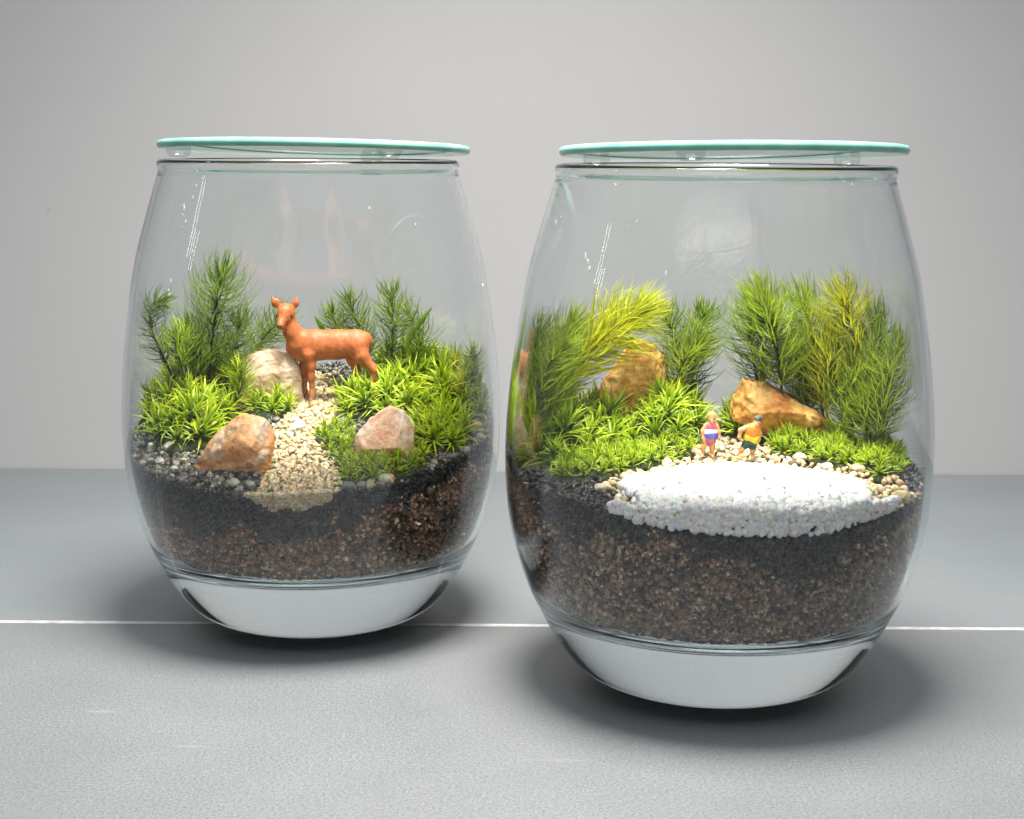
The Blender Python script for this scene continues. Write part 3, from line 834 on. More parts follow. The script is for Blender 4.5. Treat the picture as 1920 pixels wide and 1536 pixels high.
FR = [
    ([(1575, 835), (1585, 770), (1598, 715), (1606, 665)], 10, 5.6, 120, 'frond_lime', 'stem_lime', 'bushy lime frond filling the middle of the group behind the flat rock', dict(bare=0.06)),
    ([(1640, 850), (1628, 790), (1622, 740)], 4, 5.4, 100, 'frond_lime', 'stem', 'short lime frond at the foot of the slender yellow stemmed frond', dict(bare=0.05)),
    ([(1520, 810), (1512, 740), (1515, 670)], 20, 5.4, 110, 'frond_lime', 'stem', 'lime frond just behind the tip of the flat rock', dict(bare=0.1)),
    ([(1005, 870), (1000, 790), (1022, 700), (1060, 640)], -2, 6.6, 130, 'frond_lime', 'stem', 'lime frond low in front of the green frond by the glass', {}),
    ([(975, 880), (968, 800), (972, 720), (985, 650)], 8, 5.4, 110, 'frond', 'stem', 'frond flattened along the glass at the edge of the jar', {}),
    ([(1030, 790), (1048, 720), (1095, 660), (1155, 615), (1205, 585)], 15, 7.2, 380, 'frond_yellow', 'stem_lime', 'big yellow frond arching over the tall orange tan rock', dict(w=0.46, bare=0.1, e0=22, e1=58, droop=0.1)),
    ([(1045, 830), (1030, 740), (1040, 660), (1075, 610)], 12, 6.2, 190, 'frond_lime', 'stem', 'green frond standing behind the yellow arching frond', dict(w=0.45)),
    ([(1000, 850), (985, 760), (990, 680), (1010, 620)], 6, 6.4, 150, 'frond', 'stem', 'green frond pressed against the glass beside the dry twig', dict(w=0.42)),
    ([(1280, 800), (1280, 720), (1268, 650), (1250, 590)], 26, 5.6, 150, 'frond', 'stem', 'dark frond rising behind the tall orange tan rock', {}),
    ([(1285, 800), (1300, 700), (1312, 630), (1322, 590)], 26, 5.6, 140, 'frond', 'stem', 'dark frond leaning to the open gap between the two rocks', {}),
    ([(1262, 740), (1285, 670), (1318, 640)], 20, 5.0, 90, 'frond_lime', 'stem', 'short curly frond low beside the tall orange tan rock', {}),
    ([(1470, 780), (1462, 690), (1448, 610), (1425, 560)], 14, 7.2, 200, 'frond_lime', 'stem', 'tall round headed frond with a bare dark stem', dict(bare=0.2, w=0.45)),
    ([(1425, 760), (1415, 680), (1405, 610), (1420, 580)], 20, 6.4, 130, 'frond', 'stem', 'thin outer frond behind the round headed frond', {}),
    ([(1545, 790), (1535, 700), (1522, 620), (1505, 565)], 20, 7.2, 180, 'frond_lime', 'stem', 'tall upright frond between the round headed frond and the golden frond', dict(bare=0.08)),
    ([(1615, 800), (1618, 700), (1600, 610), (1580, 560)], 14, 7.4, 210, 'frond_gold', 'stem_lime', 'tall golden tipped frond, highest of the group behind the flat rock', dict(bare=0.08)),
    ([(1552, 810), (1552, 740), (1556, 680), (1562, 625)], 14, 6.0, 170, 'frond_gold', 'stem_lime', 'yellow hearted frond in front of the tall fronds above the flat rock tip', dict(bare=0.22, e0=10, e1=58)),
    ([(1650, 840), (1658, 770), (1672, 700), (1690, 645)], 2, 6.6, 150, 'frond_lime', 'stem_lime', 'slender frond with a yellow stem leaning out against the glass', dict(bare=0.1)),
    ([(1625, 830), (1638, 740), (1645, 660), (1650, 600)], 12, 7.0, 150, 'frond', 'stem', 'dark green frond behind the slender yellow stemmed frond', {}),
    ([(1600, 830), (1598, 760), (1590, 700)], 12, 5.8, 110, 'frond', 'stem', 'low dark green frond at the foot of the golden tipped frond', {}),
    ([(1500, 800), (1500, 720), (1490, 650)], 22, 6.4, 110, 'frond', 'stem', 'dark frond filling the gap behind the flat rock', {}),
]
for k, (pp, dy, lf, n, mt, st, lab, kw) in enumerate(FR):
    frond(pp, yr + dy, JR, lf, n, M[mt], M[st], lab, GRr, 200 + k, Ytip=yr + dy + 2, **kw)

# rosette shoots (shared meshes) gathered into moss cushions
def shoot_mesh(seed, n, L, w, spread, mat):
    r = np.random.default_rng(seed)
    mid = r.uniform(0.3, 0.72)
    lv = Leaves()
    for i in range(n):
        a = i * 2.39996 + r.normal() * 0.2
        q = i / n
        e = math.radians((88 - spread * (1 - q) ** 0.8) + r.normal() * 7)
        rad = np.array((math.cos(a), math.sin(a), 0)); upv = np.array((0, 0, 1.0))
        d0 = rad * math.cos(e) + upv * math.sin(e)
        e2 = e - math.radians(r.uniform(15, 60) * (1 - 0.5 * q))
        d1 = rad * math.cos(e2) + upv * math.sin(e2) + r.normal(size=3) * 0.15
        V, f, t = blade_strip(np.array((0, 0, q * L * 0.35)), unit(d0), unit(d1), L * r.uniform(0.5, 1.2) * (1 - 0.35 * q), w * r.uniform(0.7, 1.2), 6, 0.32, up=np.array((r.normal() * 0.6, r.normal() * 0.6, r.normal() * 0.6 - 0.1)), sway=0.8)
        lv.add(V, f, t, np.clip(mid + 0.22 * r.normal(), 0, 1) if r.uniform() > 0.05 else 1.0)
    o = lv.mesh('moss_shoot', mat)
    me = o.data
    bpy.data.objects.remove(o)
    return me
STAR = [shoot_mesh(300 + k, 30, 8.6, 0.66, 80, M['leaf']) for k in range(7)]
FINE = [shoot_mesh(320 + k, 26, 3.4, 0.26, 60, M['leaf']) for k in range(6)]
def mound_mesh(P, rad, seed):
    """low dark humus bump the shoots root in"""
    bm = bmesh.new(); bmesh.ops.create_icosphere(bm, subdivisions=3, radius=1)
    v = np.array([q.co[:] for q in bm.verts]); f = np.array([[q.index for q in p.verts] for p in bm.faces]); bm.free()
    v *= 1 + 0.25 * vnoise(v * 1.5 + seed, 1.0)[:, None]
    return v, f
M['humus'] = paint('dark_humus', (0.035, 0.045, 0.014), 0.95, 0.3, 1200)
def cushion(px_poly, j, top, kind, spacing, height, label, seed, scale=(0.8, 1.25), lean=0.35, name='moss_cushion', group='moss cushions'):
    r = np.random.default_rng(seed)
    poly = np.array([on_top(x, y, j, top) for x, y in px_poly])
    c = poly.mean(0); cz = float(top(c[:1], c[1:2])[0])
    root = empty(name, (j[0] + c[0], j[1] + c[1], cz))
    lo, hi = poly.min(0), poly.max(0)
    pts = []
    for _ in range(4000):
        p = r.uniform(lo, hi)
        if not inside(poly, p[:1], p[1:2])[0]: continue
        if all((p[0] - q[0]) ** 2 + (p[1] - q[1]) ** 2 > spacing ** 2 for q in pts): pts.append(p)
    pts = np.array(pts)
    R = max(1e-3, np.abs(poly - c).max(0).min())
    if len(pts) == 0: pts = c[None]
    dist = -poly_dist(poly, pts[:, 0], pts[:, 1])
    hh = height * np.sqrt(np.clip(dist / (dist.max() + 1e-6), 0, 1))
    # humus under the shoots
    V = []; Fc = []; off = 0
    for p, h in zip(pts, hh):
        mv, mf = mound_mesh(None, 1, r.uniform(0, 50))
        z0 = float(top(p[:1], p[1:2])[0])
        mv = mv * np.array((spacing * 0.95, spacing * 0.95, 1.0 + h * 0.75)) + np.array((p[0], p[1], z0 - 0.6 + h * 0.2))
        rr = np.hypot(mv[:, 0], mv[:, 1]); kk = np.minimum(1, (r_in(np.clip(mv[:, 2], 25, 110)) - 0.5) / np.maximum(rr, 1e-6))
        mv[:, :2] *= kk[:, None]
        V.append(mv - np.array((c[0], c[1], cz))); Fc.append(mf + off); off += len(mv)
    hb = build('humus', np.concatenate(V), np.concatenate(Fc), M['humus'], root, fast=True); hb['kind'] = 'stuff'
    meshes = STAR if kind == 'star' else FINE
    wild = [FINE[0], FINE[3]]
    for p, h in zip(pts, hh):
        me = meshes[r.integers(len(meshes))]
        thin_one = kind == 'star' and r.uniform() < 0.22
        if thin_one: me = wild[r.integers(2)]
        s = link('moss_shoot', me, root)
        z0 = float(top(p[:1], p[1:2])[0])
        sc = r.uniform(*scale) * (1.9 if thin_one else 1)
        lim = 46.0 - 1.6 * sc
        k = min(1, lim / max(1e-6, math.hypot(*p)))
        s.location = ((p[0] * k - c[0]) * MM, (p[1] * k - c[1]) * MM, (z0 + h - cz + 0.2) * MM)
        out = unit(np.array((p[0] - c[0], p[1] - c[1] - 2.0, 0.01)))
        tl = lean * r.uniform(0.3, 1.5) * (1 - 0.6 * (h / (height + 1e-6)))
        nrm = Vector((out[0] * tl + r.normal() * 0.15, out[1] * tl + r.normal() * 0.15, 1)).normalized()
        q = nrm.to_track_quat('Z', 'Y').to_matrix().to_4x4() @ Matrix.Rotation(r.uniform(0, 6.28), 4, 'Z')
        s.rotation_euler = q.to_euler()
        s.scale = (sc, sc, sc)
        if math.hypot(*p) * k + 11 * sc > 45:      # shoots by the glass bend along it
            s.data = me.copy()
            mw = Matrix.Translation(root.location) @ Matrix.LocRotScale(s.location, s.rotation_euler, s.scale)
            co_ = np.empty(len(me.vertices) * 3, np.float32); me.vertices.foreach_get('co', co_)
            A = np.array(mw); W_ = (co_.reshape(-1, 3) @ A[:3, :3].T + A[:3, 3]) / MM
            W_ = clamp_in(W_, j, 0.6) * MM
            Ai = np.array(mw.inverted()); s.data.vertices.foreach_set('co', (W_ @ Ai[:3, :3].T + Ai[:3, 3]).astype(np.float32).ravel())
            s.data.update()
    return tag(root, label, 'moss', group)
CU = 'green moss cushions'
cushion([(268, 790), (300, 745), (360, 720), (430, 715), (446, 750), (425, 800), (370, 845), (330, 845), (285, 815)], JL, top_L, 'star', 3.5, 7.0, 'tall bright green moss mound at the foot of the tallest dark frond', 1, (0.95, 1.4), group=CU)
cushion([(475, 775), (500, 755), (535, 758), (540, 775), (505, 785)], JL, top_L, 'star', 2.6, 1.0, 'small low tuft of moss between the orange rock and the pale rock', 2, (0.7, 0.95), group=CU)
cushion([(648, 762), (690, 745), (722, 700), (775, 690), (860, 715), (905, 750), (900, 785), (840, 800), (770, 795), (700, 785), (655, 780)], JL, top_L, 'star', 3.6, 6.0, 'long bright moss bank around the hind legs of the deer', 3, (0.85, 1.35), group=CU)
cushion([(600, 820), (625, 800), (660, 800), (662, 850), (640, 870), (615, 850)], JL, top_L, 'fine', 2.3, 1.6, 'fine moss tuft between the gravel path and the pink rock', 4, (0.9, 1.4), group=CU)
cushion([(640, 880), (660, 862), (760, 868), (790, 850), (800, 865), (770, 890), (700, 905), (655, 905)], JL, top_L, 'fine', 2.2, 1.6, 'fine green moss strip along the front foot of the pink rock', 5, (0.9, 1.4), group=CU)
cushion([(780, 820), (800, 795), (860, 800), (880, 815), (840, 850), (790, 850)], JL, top_L, 'star', 3.2, 2.5, 'dark green moss beside the pink rock toward the glass', 6, (0.8, 1.15), group=CU)
cushion([(1185, 840), (1185, 812), (1250, 800), (1300, 800), (1318, 825), (1270, 848), (1220, 848)], JR, top_R, 'star', 3.2, 9.0, 'lime green starry moss in front of the tall orange tan rock', 11, (0.8, 1.15), group=CU)
cushion([(985, 870), (1000, 830), (1060, 800), (1150, 800), (1185, 835), (1140, 862), (1060, 880)], JR, top_R, 'star', 4.0, 5.5, 'dark starry moss beneath the yellow arching frond', 12, (0.95, 1.4), group=CU)
cushion([(1050, 900), (1060, 870), (1130, 860), (1210, 850), (1210, 875), (1150, 892), (1090, 905)], JR, top_R, 'fine', 2.2, 2.2, 'fine moss mat sloping to the black soil edge', 13, (0.95, 1.5), group=CU)
cushion([(1205, 875), (1215, 845), (1270, 835), (1300, 845), (1290, 860), (1245, 872)], JR, top_R, 'fine', 2.2, 2.4, 'fine moss tuft beside the standing bather', 14, (0.95, 1.4), group=CU)
cushion([(1360, 815), (1372, 800), (1425, 798), (1448, 812), (1430, 826), (1385, 828)], JR, top_R, 'fine', 1.9, 6.5, 'upright grassy tuft leaning on the flat orange rock', 15, (1.6, 2.3), group=CU)
cushion([(1445, 850), (1450, 825), (1500, 815), (1530, 830), (1525, 855), (1480, 862)], JR, top_R, 'fine', 2.2, 2.2, 'fine moss tuft at the feet of the walking bather', 16, (1.0, 1.6), group=CU)
cushion([(1530, 870), (1540, 835), (1580, 825), (1610, 840), (1600, 872), (1565, 878)], JR, top_R, 'fine', 2.2, 2.0, 'fine moss tuft under the overhanging tip of the flat rock', 17, (1.0, 1.5), group=CU)
cushion([(1615, 885), (1620, 845), (1665, 840), (1700, 860), (1690, 890), (1650, 898)], JR, top_R, 'fine', 2.2, 2.2, 'outermost fine moss tuft against the glass behind the sand', 18, (0.95, 1.4), group=CU)

# two broad dark leaves and two dry twigs
def broad_leaf(pts, Y, w, label):
    P = [at(x, y, Y) for x, y in pts]
    C = bez(P, 10); base = C[0]
    V = []; f = []
    T = np.gradient(C, axis=0)
    for i, c in enumerate(C):
        t = i / 9; ww = w * math.sin(math.pi * min(1, 0.22 + 0.78 * t)) ** 0.8 + 0.02
        sd = unit(np.cross(T[i], (0.25, 1, 0)))
        V += [c + sd * ww * 0.5 + np.array((0, 0.4 * ww, 0)), c, c - sd * ww * 0.5 + np.array((0, 0.4 * ww, 0))]
        if i < 9: a = i * 3; f += [(a, a + 1, a + 4, a + 3), (a + 1, a + 2, a + 5, a + 4)]
    o = build('moss_leaf', np.array(V) - base, f, M['frond'], attrs={'along': ('FLOAT', np.full(len(V), 0.45)), 'shade': ('FLOAT', np.full(len(V), 0.42))})
    o.location = base * MM
    tag(o, label, 'leaf')
broad_leaf([(760, 650), (782, 612), (812, 576)], yl + 14, 2.0, 'broad pointed dark green leaf above the moss bank')
broad_leaf([(612, 640), (603, 615), (590, 594)], yl + 27, 1.7, 'dark pointed leaf sticking up behind the back of the deer')
def twig(pts, Y, r0, r1, label, j):
    C = clamp_in(bez([at(x, y, Y) for x, y in pts], 14), j, 2.0)
    V, f = tube(C - C[0], np.linspace(r0, r1, 14) * (1 + 0.12 * np.sin(np.arange(14) * 1.9)), 8)
    n = len(V)
    V = np.concatenate([V, [C[-1] - C[0] + np.array((0, 0, 0.15))]])
    f = [tuple(q) for q in f] + [(n - 8 + k, n - 8 + (k + 1) % 8, n) for k in range(8)]
    o = build('twig', V, f, M['twig']); o.location = C[0] * MM
    tag(o, label, 'twig')
twig([(1432, 770), (1431, 715), (1429, 668)], yr + 24, 0.75, 0.65, 'short beige twig standing behind the flat orange rock', JR)
twig([(975, 880), (980, 760), (986, 660)], yr + 2, 0.8, 1.0, 'dry twig with a rusty tip upright against the glass', JR)

# ------------------------------------------------------------------ figures grown as one skin from tapered limbs
def surface(parts, h, k=0.5, pad=1.0, smooth_it=2):
    """parts: (a, b, ra, rb, squash_y); union with soft joints, meshed with surface nets"""
    A = np.array([p[0] for p in parts] + [p[1] for p in parts], float)
    rm = max(max(p[2], p[3]) for p in parts)
    lo = A.min(0) - rm - pad; hi = A.max(0) + rm + pad
    n = np.ceil((hi - lo) / h).astype(int) + 1
    g = np.stack(np.meshgrid(*[lo[i] + h * np.arange(n[i]) for i in range(3)], indexing='ij'), -1).astype(np.float32)
    D = None
    for p in parts:
        a, b, ra, rb = np.array(p[0], np.float32), np.array(p[1], np.float32), p[2], p[3]
        sq = p[4] if len(p) > 4 else 1.0
        kk = p[5] if len(p) > 5 else k
        w = np.array((1, 1 / sq, 1), np.float32)
        ab = (b - a) * w
        q = (g - a) * w
        t = np.clip((q @ ab) / (ab @ ab + 1e-9), 0, 1)
        d = np.sqrt(((q - t[..., None] * ab) ** 2).sum(-1)) - (ra + (rb - ra) * t)
        if D is None: D = d
        else:
            e = np.clip(kk - np.abs(D - d), 0, None) / kk
            D = np.minimum(D, d) - e * e * kk * 0.25
    s = D < 0
    c = np.zeros(tuple(n - 1), np.int8)
    vals = []
    for dx in (0, 1):
        for dy in (0, 1):
            for dz in (0, 1):
                c += s[dx:n[0]-1+dx, dy:n[1]-1+dy, dz:n[2]-1+dz]
    act = (c > 0) & (c < 8)
    idx = -np.ones(act.shape, np.int64); I = np.argwhere(act); idx[act] = np.arange(len(I))
    acc = np.zeros((len(I), 3)); cnt = np.zeros(len(I))
    corners = [(0,0,0),(1,0,0),(0,1,0),(1,1,0),(0,0,1),(1,0,1),(0,1,1),(1,1,1)]
    for u in corners:
        for ax in range(3):
            if u[ax]: continue
            v_ = list(u); v_[ax] = 1
            d0 = D[I[:,0]+u[0], I[:,1]+u[1], I[:,2]+u[2]]; d1 = D[I[:,0]+v_[0], I[:,1]+v_[1], I[:,2]+v_[2]]
            m_ = (d0 < 0) != (d1 < 0)
            t = np.where(m_, d0 / (d0 - d1 + 1e-12), 0)
            p = np.array(u, float)[None].repeat(len(I), 0); p[:, ax] += t
            acc[m_] += p[m_]; cnt[m_] += 1
    V = lo + h * (I + acc / cnt[:, None])
    F_ = []
    for ax in range(3):
        o1, o2 = (ax + 1) % 3, (ax + 2) % 3
        sl0 = [slice(None)] * 3; sl1 = [slice(None)] * 3
        sl0[ax] = slice(0, -1); sl1[ax] = slice(1, None)
        ch = s[tuple(sl0)] != s[tuple(sl1)]
        E_ = np.argwhere(ch)
        ok = (E_[:, o1] > 0) & (E_[:, o2] > 0) & (E_[:, o1] < n[o1] - 1) & (E_[:, o2] < n[o2] - 1)
        E_ = E_[ok]
        flip = s[tuple(sl0)][tuple(E_.T)]
        q = []
        for a1, a2 in ((0, 0), (-1, 0), (-1, -1), (0, -1)):
            e2 = E_.copy(); e2[:, o1] += a1; e2[:, o2] += a2
            q.append(idx[tuple(e2.T)])
        q = np.stack(q, 1)
        q[~flip] = q[~flip][:, ::-1]
        F_.append(q)
    F_ = np.concatenate(F_)
    for _ in range(smooth_it):
        s_ = np.zeros_like(V); c_ = np.zeros(len(V))
        for a in range(4):
            b1 = F_[:, a]; b2 = F_[:, (a + 1) % 4]
            np.add.at(s_, b1, V[b2]); np.add.at(c_, b1, 1); np.add.at(s_, b2, V[b1]); np.add.at(c_, b2, 1)
        V = 0.5 * V + 0.5 * s_ / np.maximum(c_, 1)[:, None]
    return V, F_

# deer: coordinates read from the photo's side view, in millimetres, x along the picture, y away, z up
DU = 1 / 4.8 / 6.94
def dz(x, y, d=0.0): return ((x - 590) * DU, d, (1030 - y) * DU)
NF, FFd = -2.0, 2.0
deer_parts = [
    # trunk
    (dz(500, 520, 0), dz(640, 520, 0), 3.55, 4.05, 0.80), (dz(640, 525, 0), dz(830, 520, 0), 4.05, 3.9, 0.84), (dz(830, 515, 0), dz(1010, 500, 0), 3.9, 3.45, 0.84),
    (dz(1010, 485, 0), dz(1065, 480, 0), 3.1, 2.3, 0.85), (dz(1090, 455, 0), dz(1112, 490, 0), 0.9, 0.7),
    (dz(450, 555, 0), dz(520, 590, 0), 2.2, 2.6, 0.8),
    # neck and head turned to the viewer
    (dz(500, 480, 0), dz(440, 410, -0.5), 3.1, 2.4, 0.85), (dz(440, 410, -0.5), dz(405, 300, -0.9), 2.4, 1.8, 0.9),
    (dz(395, 245, -1.0), dz(385, 235, -1.4), 2.15, 2.1), (dz(386, 215, -1.0), dz(388, 205, -0.9), 1.9, 1.7),
    (dz(372, 275, -2.4), dz(352, 330, -4.4), 1.6, 0.92), (dz(352, 338, -4.3), dz(366, 358, -2.8), 0.75, 0.9),
    # ears
    (dz(325, 190, -0.6), dz(298, 152, -0.5), 0.65, 1.25, 0.42, 0.3), (dz(298, 152, -0.5), dz(264, 104, -0.4), 1.25, 0.38, 0.42, 0.3),
    (dz(452, 195, -0.6), dz(470, 155, -0.5), 0.6, 1.02, 0.42, 0.3), (dz(470, 155, -0.5), dz(482, 107, -0.4), 1.02, 0.38, 0.42, 0.3),
    # near front leg
    (dz(590, 600, NF), dz(605, 700, NF), 2.0, 1.15), (dz(605, 700, NF), dz(607, 800, NF), 1.15, 0.95), (dz(607, 800, NF), dz(612, 950, NF), 0.85, 0.68), (dz(612, 950, NF), dz(606, 1010, NF - 0.5), 0.85, 0.8),
    # far front leg
    (dz(525, 610, FFd), dz(525, 710, FFd), 1.8, 1.1), (dz(525, 710, FFd), dz(525, 830, FFd), 1.1, 0.85), (dz(525, 830, FFd), dz(526, 955, FFd), 0.8, 0.66), (dz(526, 955, FFd), dz(497, 1014, FFd - 0.4), 0.85, 0.72),
    # near hind leg
    (dz(1015, 530, -1.2), dz(1050, 610, -1.8), 3.0, 2.2, 0.8), (dz(1050, 610, -1.8), dz(1155, 725, -2.0), 1.9, 1.0), (dz(1160, 725, -2.0), dz(1150, 880, -2.0), 1.0, 0.72), (dz(1150, 880, -2.0), dz(1140, 990, -2.2), 0.7, 0.75),
    # far hind leg
    (dz(950, 560, 1.2), dz(965, 660, 1.8), 2.8, 1.8, 0.8), (dz(965, 660, 1.8), dz(1000, 760, 2.0), 1.5, 0.9), (dz(1000, 760, 2.0), dz(990, 900, 2.0), 0.85, 0.68), (dz(990, 900, 2.0), dz(982, 1000, 1.8), 0.7, 0.75),
]
V, Fd = surface(deer_parts, 0.26, 0.9, 0.8, 2)
z = V[:, 2]
low = np.clip((8.0 - z) / 7.0, 0, 1)[:, None]
coat = np.array((0.45, 0.118, 0.030)); shank = np.array((0.30, 0.125, 0.06))
hair = np.array([mnoise.fractal(Vector(p) * np.array(1.0) if False else Vector((p[0] * 0.9, p[1] * 0.9, p[2] * 0.5)), 0.8, 2.2, 4) for p in V])
V = V + 0.10 * hair[:, None] * np.c_[np.zeros(len(V)), -np.ones(len(V)), np.zeros(len(V))]
tint = (coat * (1 - low) + shank * low) * (1 + 0.12 * hair[:, None])
M['deer'] = attr_mat('painted_deer', 0.55, 0.45, 0.22, 1100, 0.00012)
deer = build('deer_figurine', V, Fd, M['deer'], fast=True, attrs={'tint': ('FLOAT_COLOR', np.clip(tint, 0.01, 0.9))})
dxy = on_top(583, 755, JL, top_L)
deer.location = ((JL[0] + dxy[0]) * MM, (JL[1] + dxy[1]) * MM, (float(top_L(dxy[:1], dxy[1:2])[0]) + 0.2) * MM)
tag(deer, 'orange brown painted doe figurine standing at the top of the gravel path', 'deer figurine')
M['eye'] = paint('black_eye', (0.03, 0.018, 0.012), 0.25)
M['muzzle'] = paint('dark_muzzle', (0.10, 0.035, 0.02), 0.5)
def blob(name, c, r, mat, parent):
    bm = bmesh.new(); bmesh.ops.create_uvsphere(bm, u_segments=14, v_segments=9, radius=1)
    v = np.array([q.co[:] for q in bm.verts]) * np.array(r); f = [[q.index for q in p.verts] for p in bm.faces]; bm.free()
    o = build(name, v, f, mat, parent); o.location = np.array(c) * MM
    return o
for ex, ey, d in ((320, 256, -2.35), (438, 258, -2.35)):
    blob('eye', dz(ex, ey, d), (0.52, 0.5, 0.55), M['eye'], deer)
blob('nose', dz(350, 334, -5.0), (0.62, 0.5, 0.42), M['muzzle'], deer)

# the two bathers, about ten millimetres tall
PU = 1 / 10.667 / 8.6
M['skin'] = paint('painted_skin', (0.66, 0.34, 0.15), 0.5, 0.06, 1500)
M['pink'] = paint('pink_paint', (0.55, 0.10, 0.15), 0.45)
M['white_paint'] = paint('white_paint', (0.78, 0.72, 0.80), 0.45)
M['blue'] = paint('blue_paint', (0.12, 0.13, 0.50), 0.45)
M['blond'] = paint('blond_hair', (0.62, 0.36, 0.10), 0.5)
M['orange'] = paint('orange_paint', (0.75, 0.22, 0.03), 0.45)
M['yellow'] = paint('yellow_paint', (0.85, 0.55, 0.03), 0.45)
M['green'] = paint('dark_green_paint', (0.012, 0.075, 0.05), 0.3)
M['grey_hair'] = paint('grey_hair', (0.09, 0.09, 0.075), 0.6)
def person(px, py, ox, oy, body, clothes, label):
    """body and clothes in zoomed-photo units about (ox, oy); depth in mm"""
    def q(x, y, d=0.0): return ((x - ox) * PU, d, (oy - y) * PU)
    def conv(L): return [(q(*a), q(*b_), ra * PU, rb * PU) + tuple(rest) for a, b_, ra, rb, *rest in L]
    V, f = surface(conv(body), 0.085, 0.35, 0.3, 1)
    root = build('person_figurine', V, f, M['skin'], fast=True)
    w = on_top(px, py, JR, top_R)
    root.location = ((JR[0] + w[0]) * MM, (JR[1] + w[1]) * MM, (float(top_R(w[:1], w[1:2])[0]) + 1.0) * MM)
    for nm, L, mt in clothes:
        V, f = surface(conv(L), 0.085, 0.3, 0.3, 1)
        build(nm, V, f, M[mt], root, fast=True)
    tag(root, label, 'figurine', 'bather figurines')
    return root, q
A_body = [
    ((560, 470, 0), (560, 500, -0.1), 92, 84), ((555, 560, 0), (555, 620, 0), 45, 62), ((555, 660, 0), (555, 800, 0), 118, 122, 0.72), ((545, 800, 0), (530, 930, 0), 125, 120, 0.72),
    ((450, 650, 0), (385, 760, -0.1), 52, 42), ((385, 760, -0.1), (395, 900, -0.3), 42, 34), ((395, 900, -0.3), (400, 940, -0.4), 30, 22), ((405, 905, -0.35), (425, 925, -0.5), 16, 12),
    ((660, 650, 0), (715, 770, -0.1), 52, 42), ((715, 770, -0.1), (725, 900, -0.2), 40, 32), ((725, 900, -0.2), (728, 945, -0.25), 28, 20), ((715, 905, -0.25), (700, 930, -0.35), 16, 12),
    ((480, 950, 0), (415, 1100, 0), 78, 52), ((415, 1100, 0), (390, 1250, 0), 50, 34), ((390, 1260, -0.1), (385, 1280, -0.6), 34, 30),
    ((580, 950, 0), (590, 1100, 0), 78, 54), ((590, 1100, 0), (585, 1250, 0), 52, 36), ((585, 1265, -0.1), (600, 1285, -0.6), 36, 32),
    ((555, 520, -0.95), (555, 528, -1.05), 14, 14),
]
A_cl = [('hair', [((560, 440, 0.12), (560, 480, 0.25), 98, 88, 1.0, 0.3), ((640, 540, 0.3), (660, 590, 0.3), 45, 30)], 'blond'),
        ('swimsuit', [((555, 690, 0), (555, 760, 0), 138, 140, 0.74), ((480, 650, 0), (500, 700, 0), 50, 60), ((630, 650, 0), (610, 700, 0), 50, 60), ((548, 870, 0), (535, 935, 0), 144, 138, 0.74)], 'pink'),
        ('waist_band', [((552, 782, 0), (550, 790, 0), 153, 153, 0.76)], 'white_paint'),
        ('belt', [((555, 826, 0), (552, 832, 0), 154, 154, 0.785)], 'blue')]
ra, qa = person(1330, 864, 540, 1290, A_body, A_cl, 'tiny standing bather in a pink swimsuit with a blue belt on the gravel')
for ex in (535, 590): blob('eye', qa(ex, 480, -0.98), (0.09, 0.06, 0.09), M['eye'], ra)
B_body = [
    ((1520, 560, 0), (1510, 590, -0.05), 78, 74), ((1500, 640, 0), (1470, 690, 0), 50, 60), ((1420, 720, 0), (1410, 850, 0), 135, 125, 0.72), ((1400, 860, 0), (1380, 960, 0), 120, 110, 0.72),
    ((1300, 680, -0.2), (1180, 730, -0.3), 62, 50), ((1180, 730, -0.3), (1160, 870, -0.4), 46, 38), ((1160, 870, -0.4), (1205, 950, -0.5), 36, 24), ((1200, 925, -0.5), (1235, 935, -0.6), 16, 12),
    ((1540, 700, 0.3), (1585, 810, 0.3), 56, 44), ((1585, 810, 0.3), (1570, 930, 0), 40, 30), ((1570, 930, 0), (1555, 985, -0.1), 28, 22),
    ((1310, 1010, 0), (1230, 1130, 0), 78, 54), ((1230, 1130, 0), (1140, 1225, 0.1), 50, 36), ((1140, 1230, 0.1), (1100, 1250, -0.2), 34, 28),
    ((1440, 1020, 0), (1440, 1160, -0.1), 74, 52), ((1440, 1160, -0.1), (1455, 1280, 0), 48, 34), ((1450, 1295, 0), (1425, 1320, -0.5), 34, 30),
    ((1490, 590, -0.85), (1486, 596, -0.95), 14, 14),
]
B_cl = [('hair', [((1530, 505, 0.05), (1545, 520, 0.15), 82, 74, 1.0, 0.2), ((1560, 470, 0.05), (1590, 440, 0.1), 42, 18), ((1540, 470, 0), (1520, 430, 0), 30, 12), ((1590, 480, 0.1), (1640, 450, 0.1), 30, 10)], 'grey_hair'),
        ('shirt', [((1420, 740, 0), (1415, 830, 0), 155, 150, 0.75), ((1520, 700, 0.1), (1530, 760, 0.1), 60, 70)], 'orange'),
        ('belt', [((1385, 880, 0), (1450, 920, 0), 138, 138, 0.80)], 'yellow'),
        ('shorts', [((1385, 975, 0), (1400, 990, 0), 128, 128, 0.78), ((1310, 1010, 0), (1280, 1060, 0), 92, 78), ((1440, 1020, 0), (1445, 1080, -0.05), 92, 80)], 'green')]
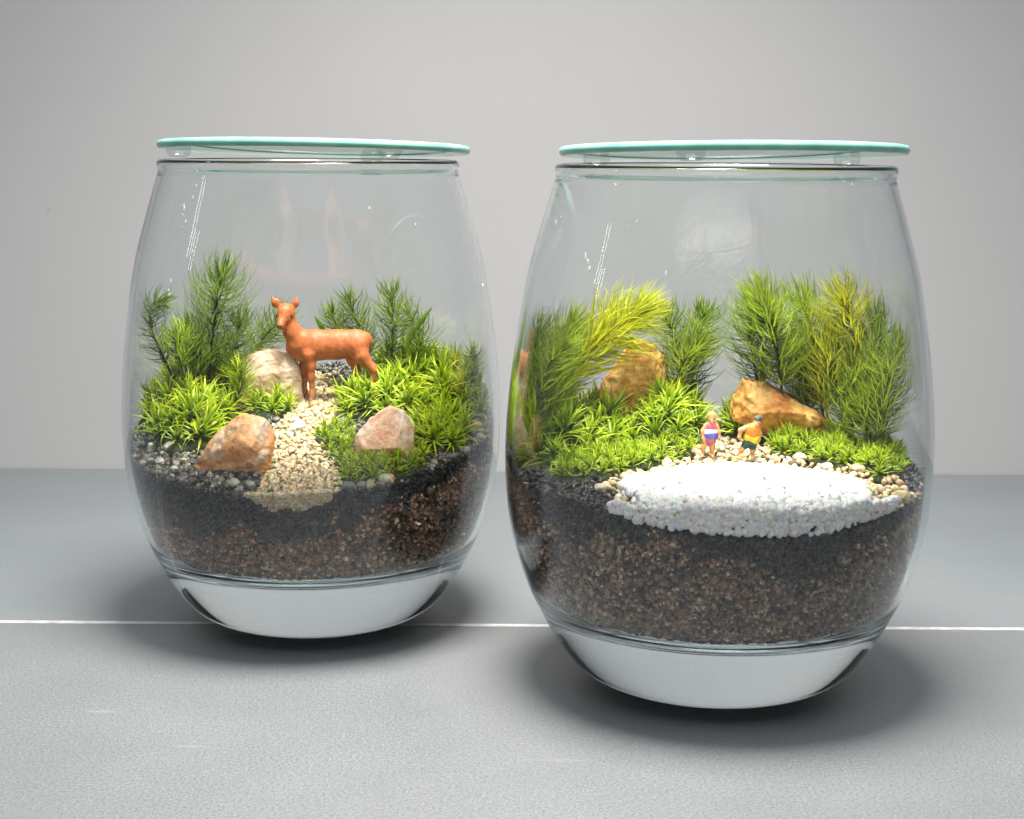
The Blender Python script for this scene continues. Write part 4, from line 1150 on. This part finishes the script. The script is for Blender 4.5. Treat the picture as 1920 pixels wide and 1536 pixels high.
rb, qb = person(1408, 868, 1420, 1325, B_body, B_cl, 'tiny walking bather in an orange shirt with yellow belt and green shorts')
for ex in (1480, 1525): blob('eye', qb(ex, 560, -0.86), (0.085, 0.06, 0.085), M['eye'], rb)

# tiny droplets inside the glass, opaque white to paint in their glints
DROP = []
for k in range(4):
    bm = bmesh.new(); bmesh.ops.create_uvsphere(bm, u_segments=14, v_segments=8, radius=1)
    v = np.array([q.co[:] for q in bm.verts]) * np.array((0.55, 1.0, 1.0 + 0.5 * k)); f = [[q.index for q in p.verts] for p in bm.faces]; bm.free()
    o = build('glint_droplet', v, f, M['glint_white'] if 'glint_white' in M else M['glass']); DROP.append(o.data); bpy.data.objects.remove(o)
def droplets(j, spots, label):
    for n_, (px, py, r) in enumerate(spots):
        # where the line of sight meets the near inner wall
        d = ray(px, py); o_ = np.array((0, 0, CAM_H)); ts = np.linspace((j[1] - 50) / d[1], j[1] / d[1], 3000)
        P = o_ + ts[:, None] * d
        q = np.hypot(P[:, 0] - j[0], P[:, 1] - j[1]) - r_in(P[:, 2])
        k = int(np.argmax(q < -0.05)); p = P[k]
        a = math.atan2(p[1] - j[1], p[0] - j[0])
        ob = link('glint_droplet', DROP[n_ % 4])
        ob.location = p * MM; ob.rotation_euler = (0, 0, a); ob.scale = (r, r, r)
        tag(ob, label, 'droplet', 'painted glint droplets inside the jar with the ' + label.split()[-1])
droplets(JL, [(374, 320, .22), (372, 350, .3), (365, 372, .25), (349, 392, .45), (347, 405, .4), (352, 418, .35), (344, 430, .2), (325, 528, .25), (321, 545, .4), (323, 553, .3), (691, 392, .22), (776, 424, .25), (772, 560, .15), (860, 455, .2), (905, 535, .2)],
         'tiny droplet with a painted white glint on the inside of the jar with the deer')
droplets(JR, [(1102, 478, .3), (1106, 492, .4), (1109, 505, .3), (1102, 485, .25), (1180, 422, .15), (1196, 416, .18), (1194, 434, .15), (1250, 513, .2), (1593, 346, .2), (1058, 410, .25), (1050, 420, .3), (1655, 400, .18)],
         'tiny droplet with a painted white glint on the inside of the jar with the bathers')
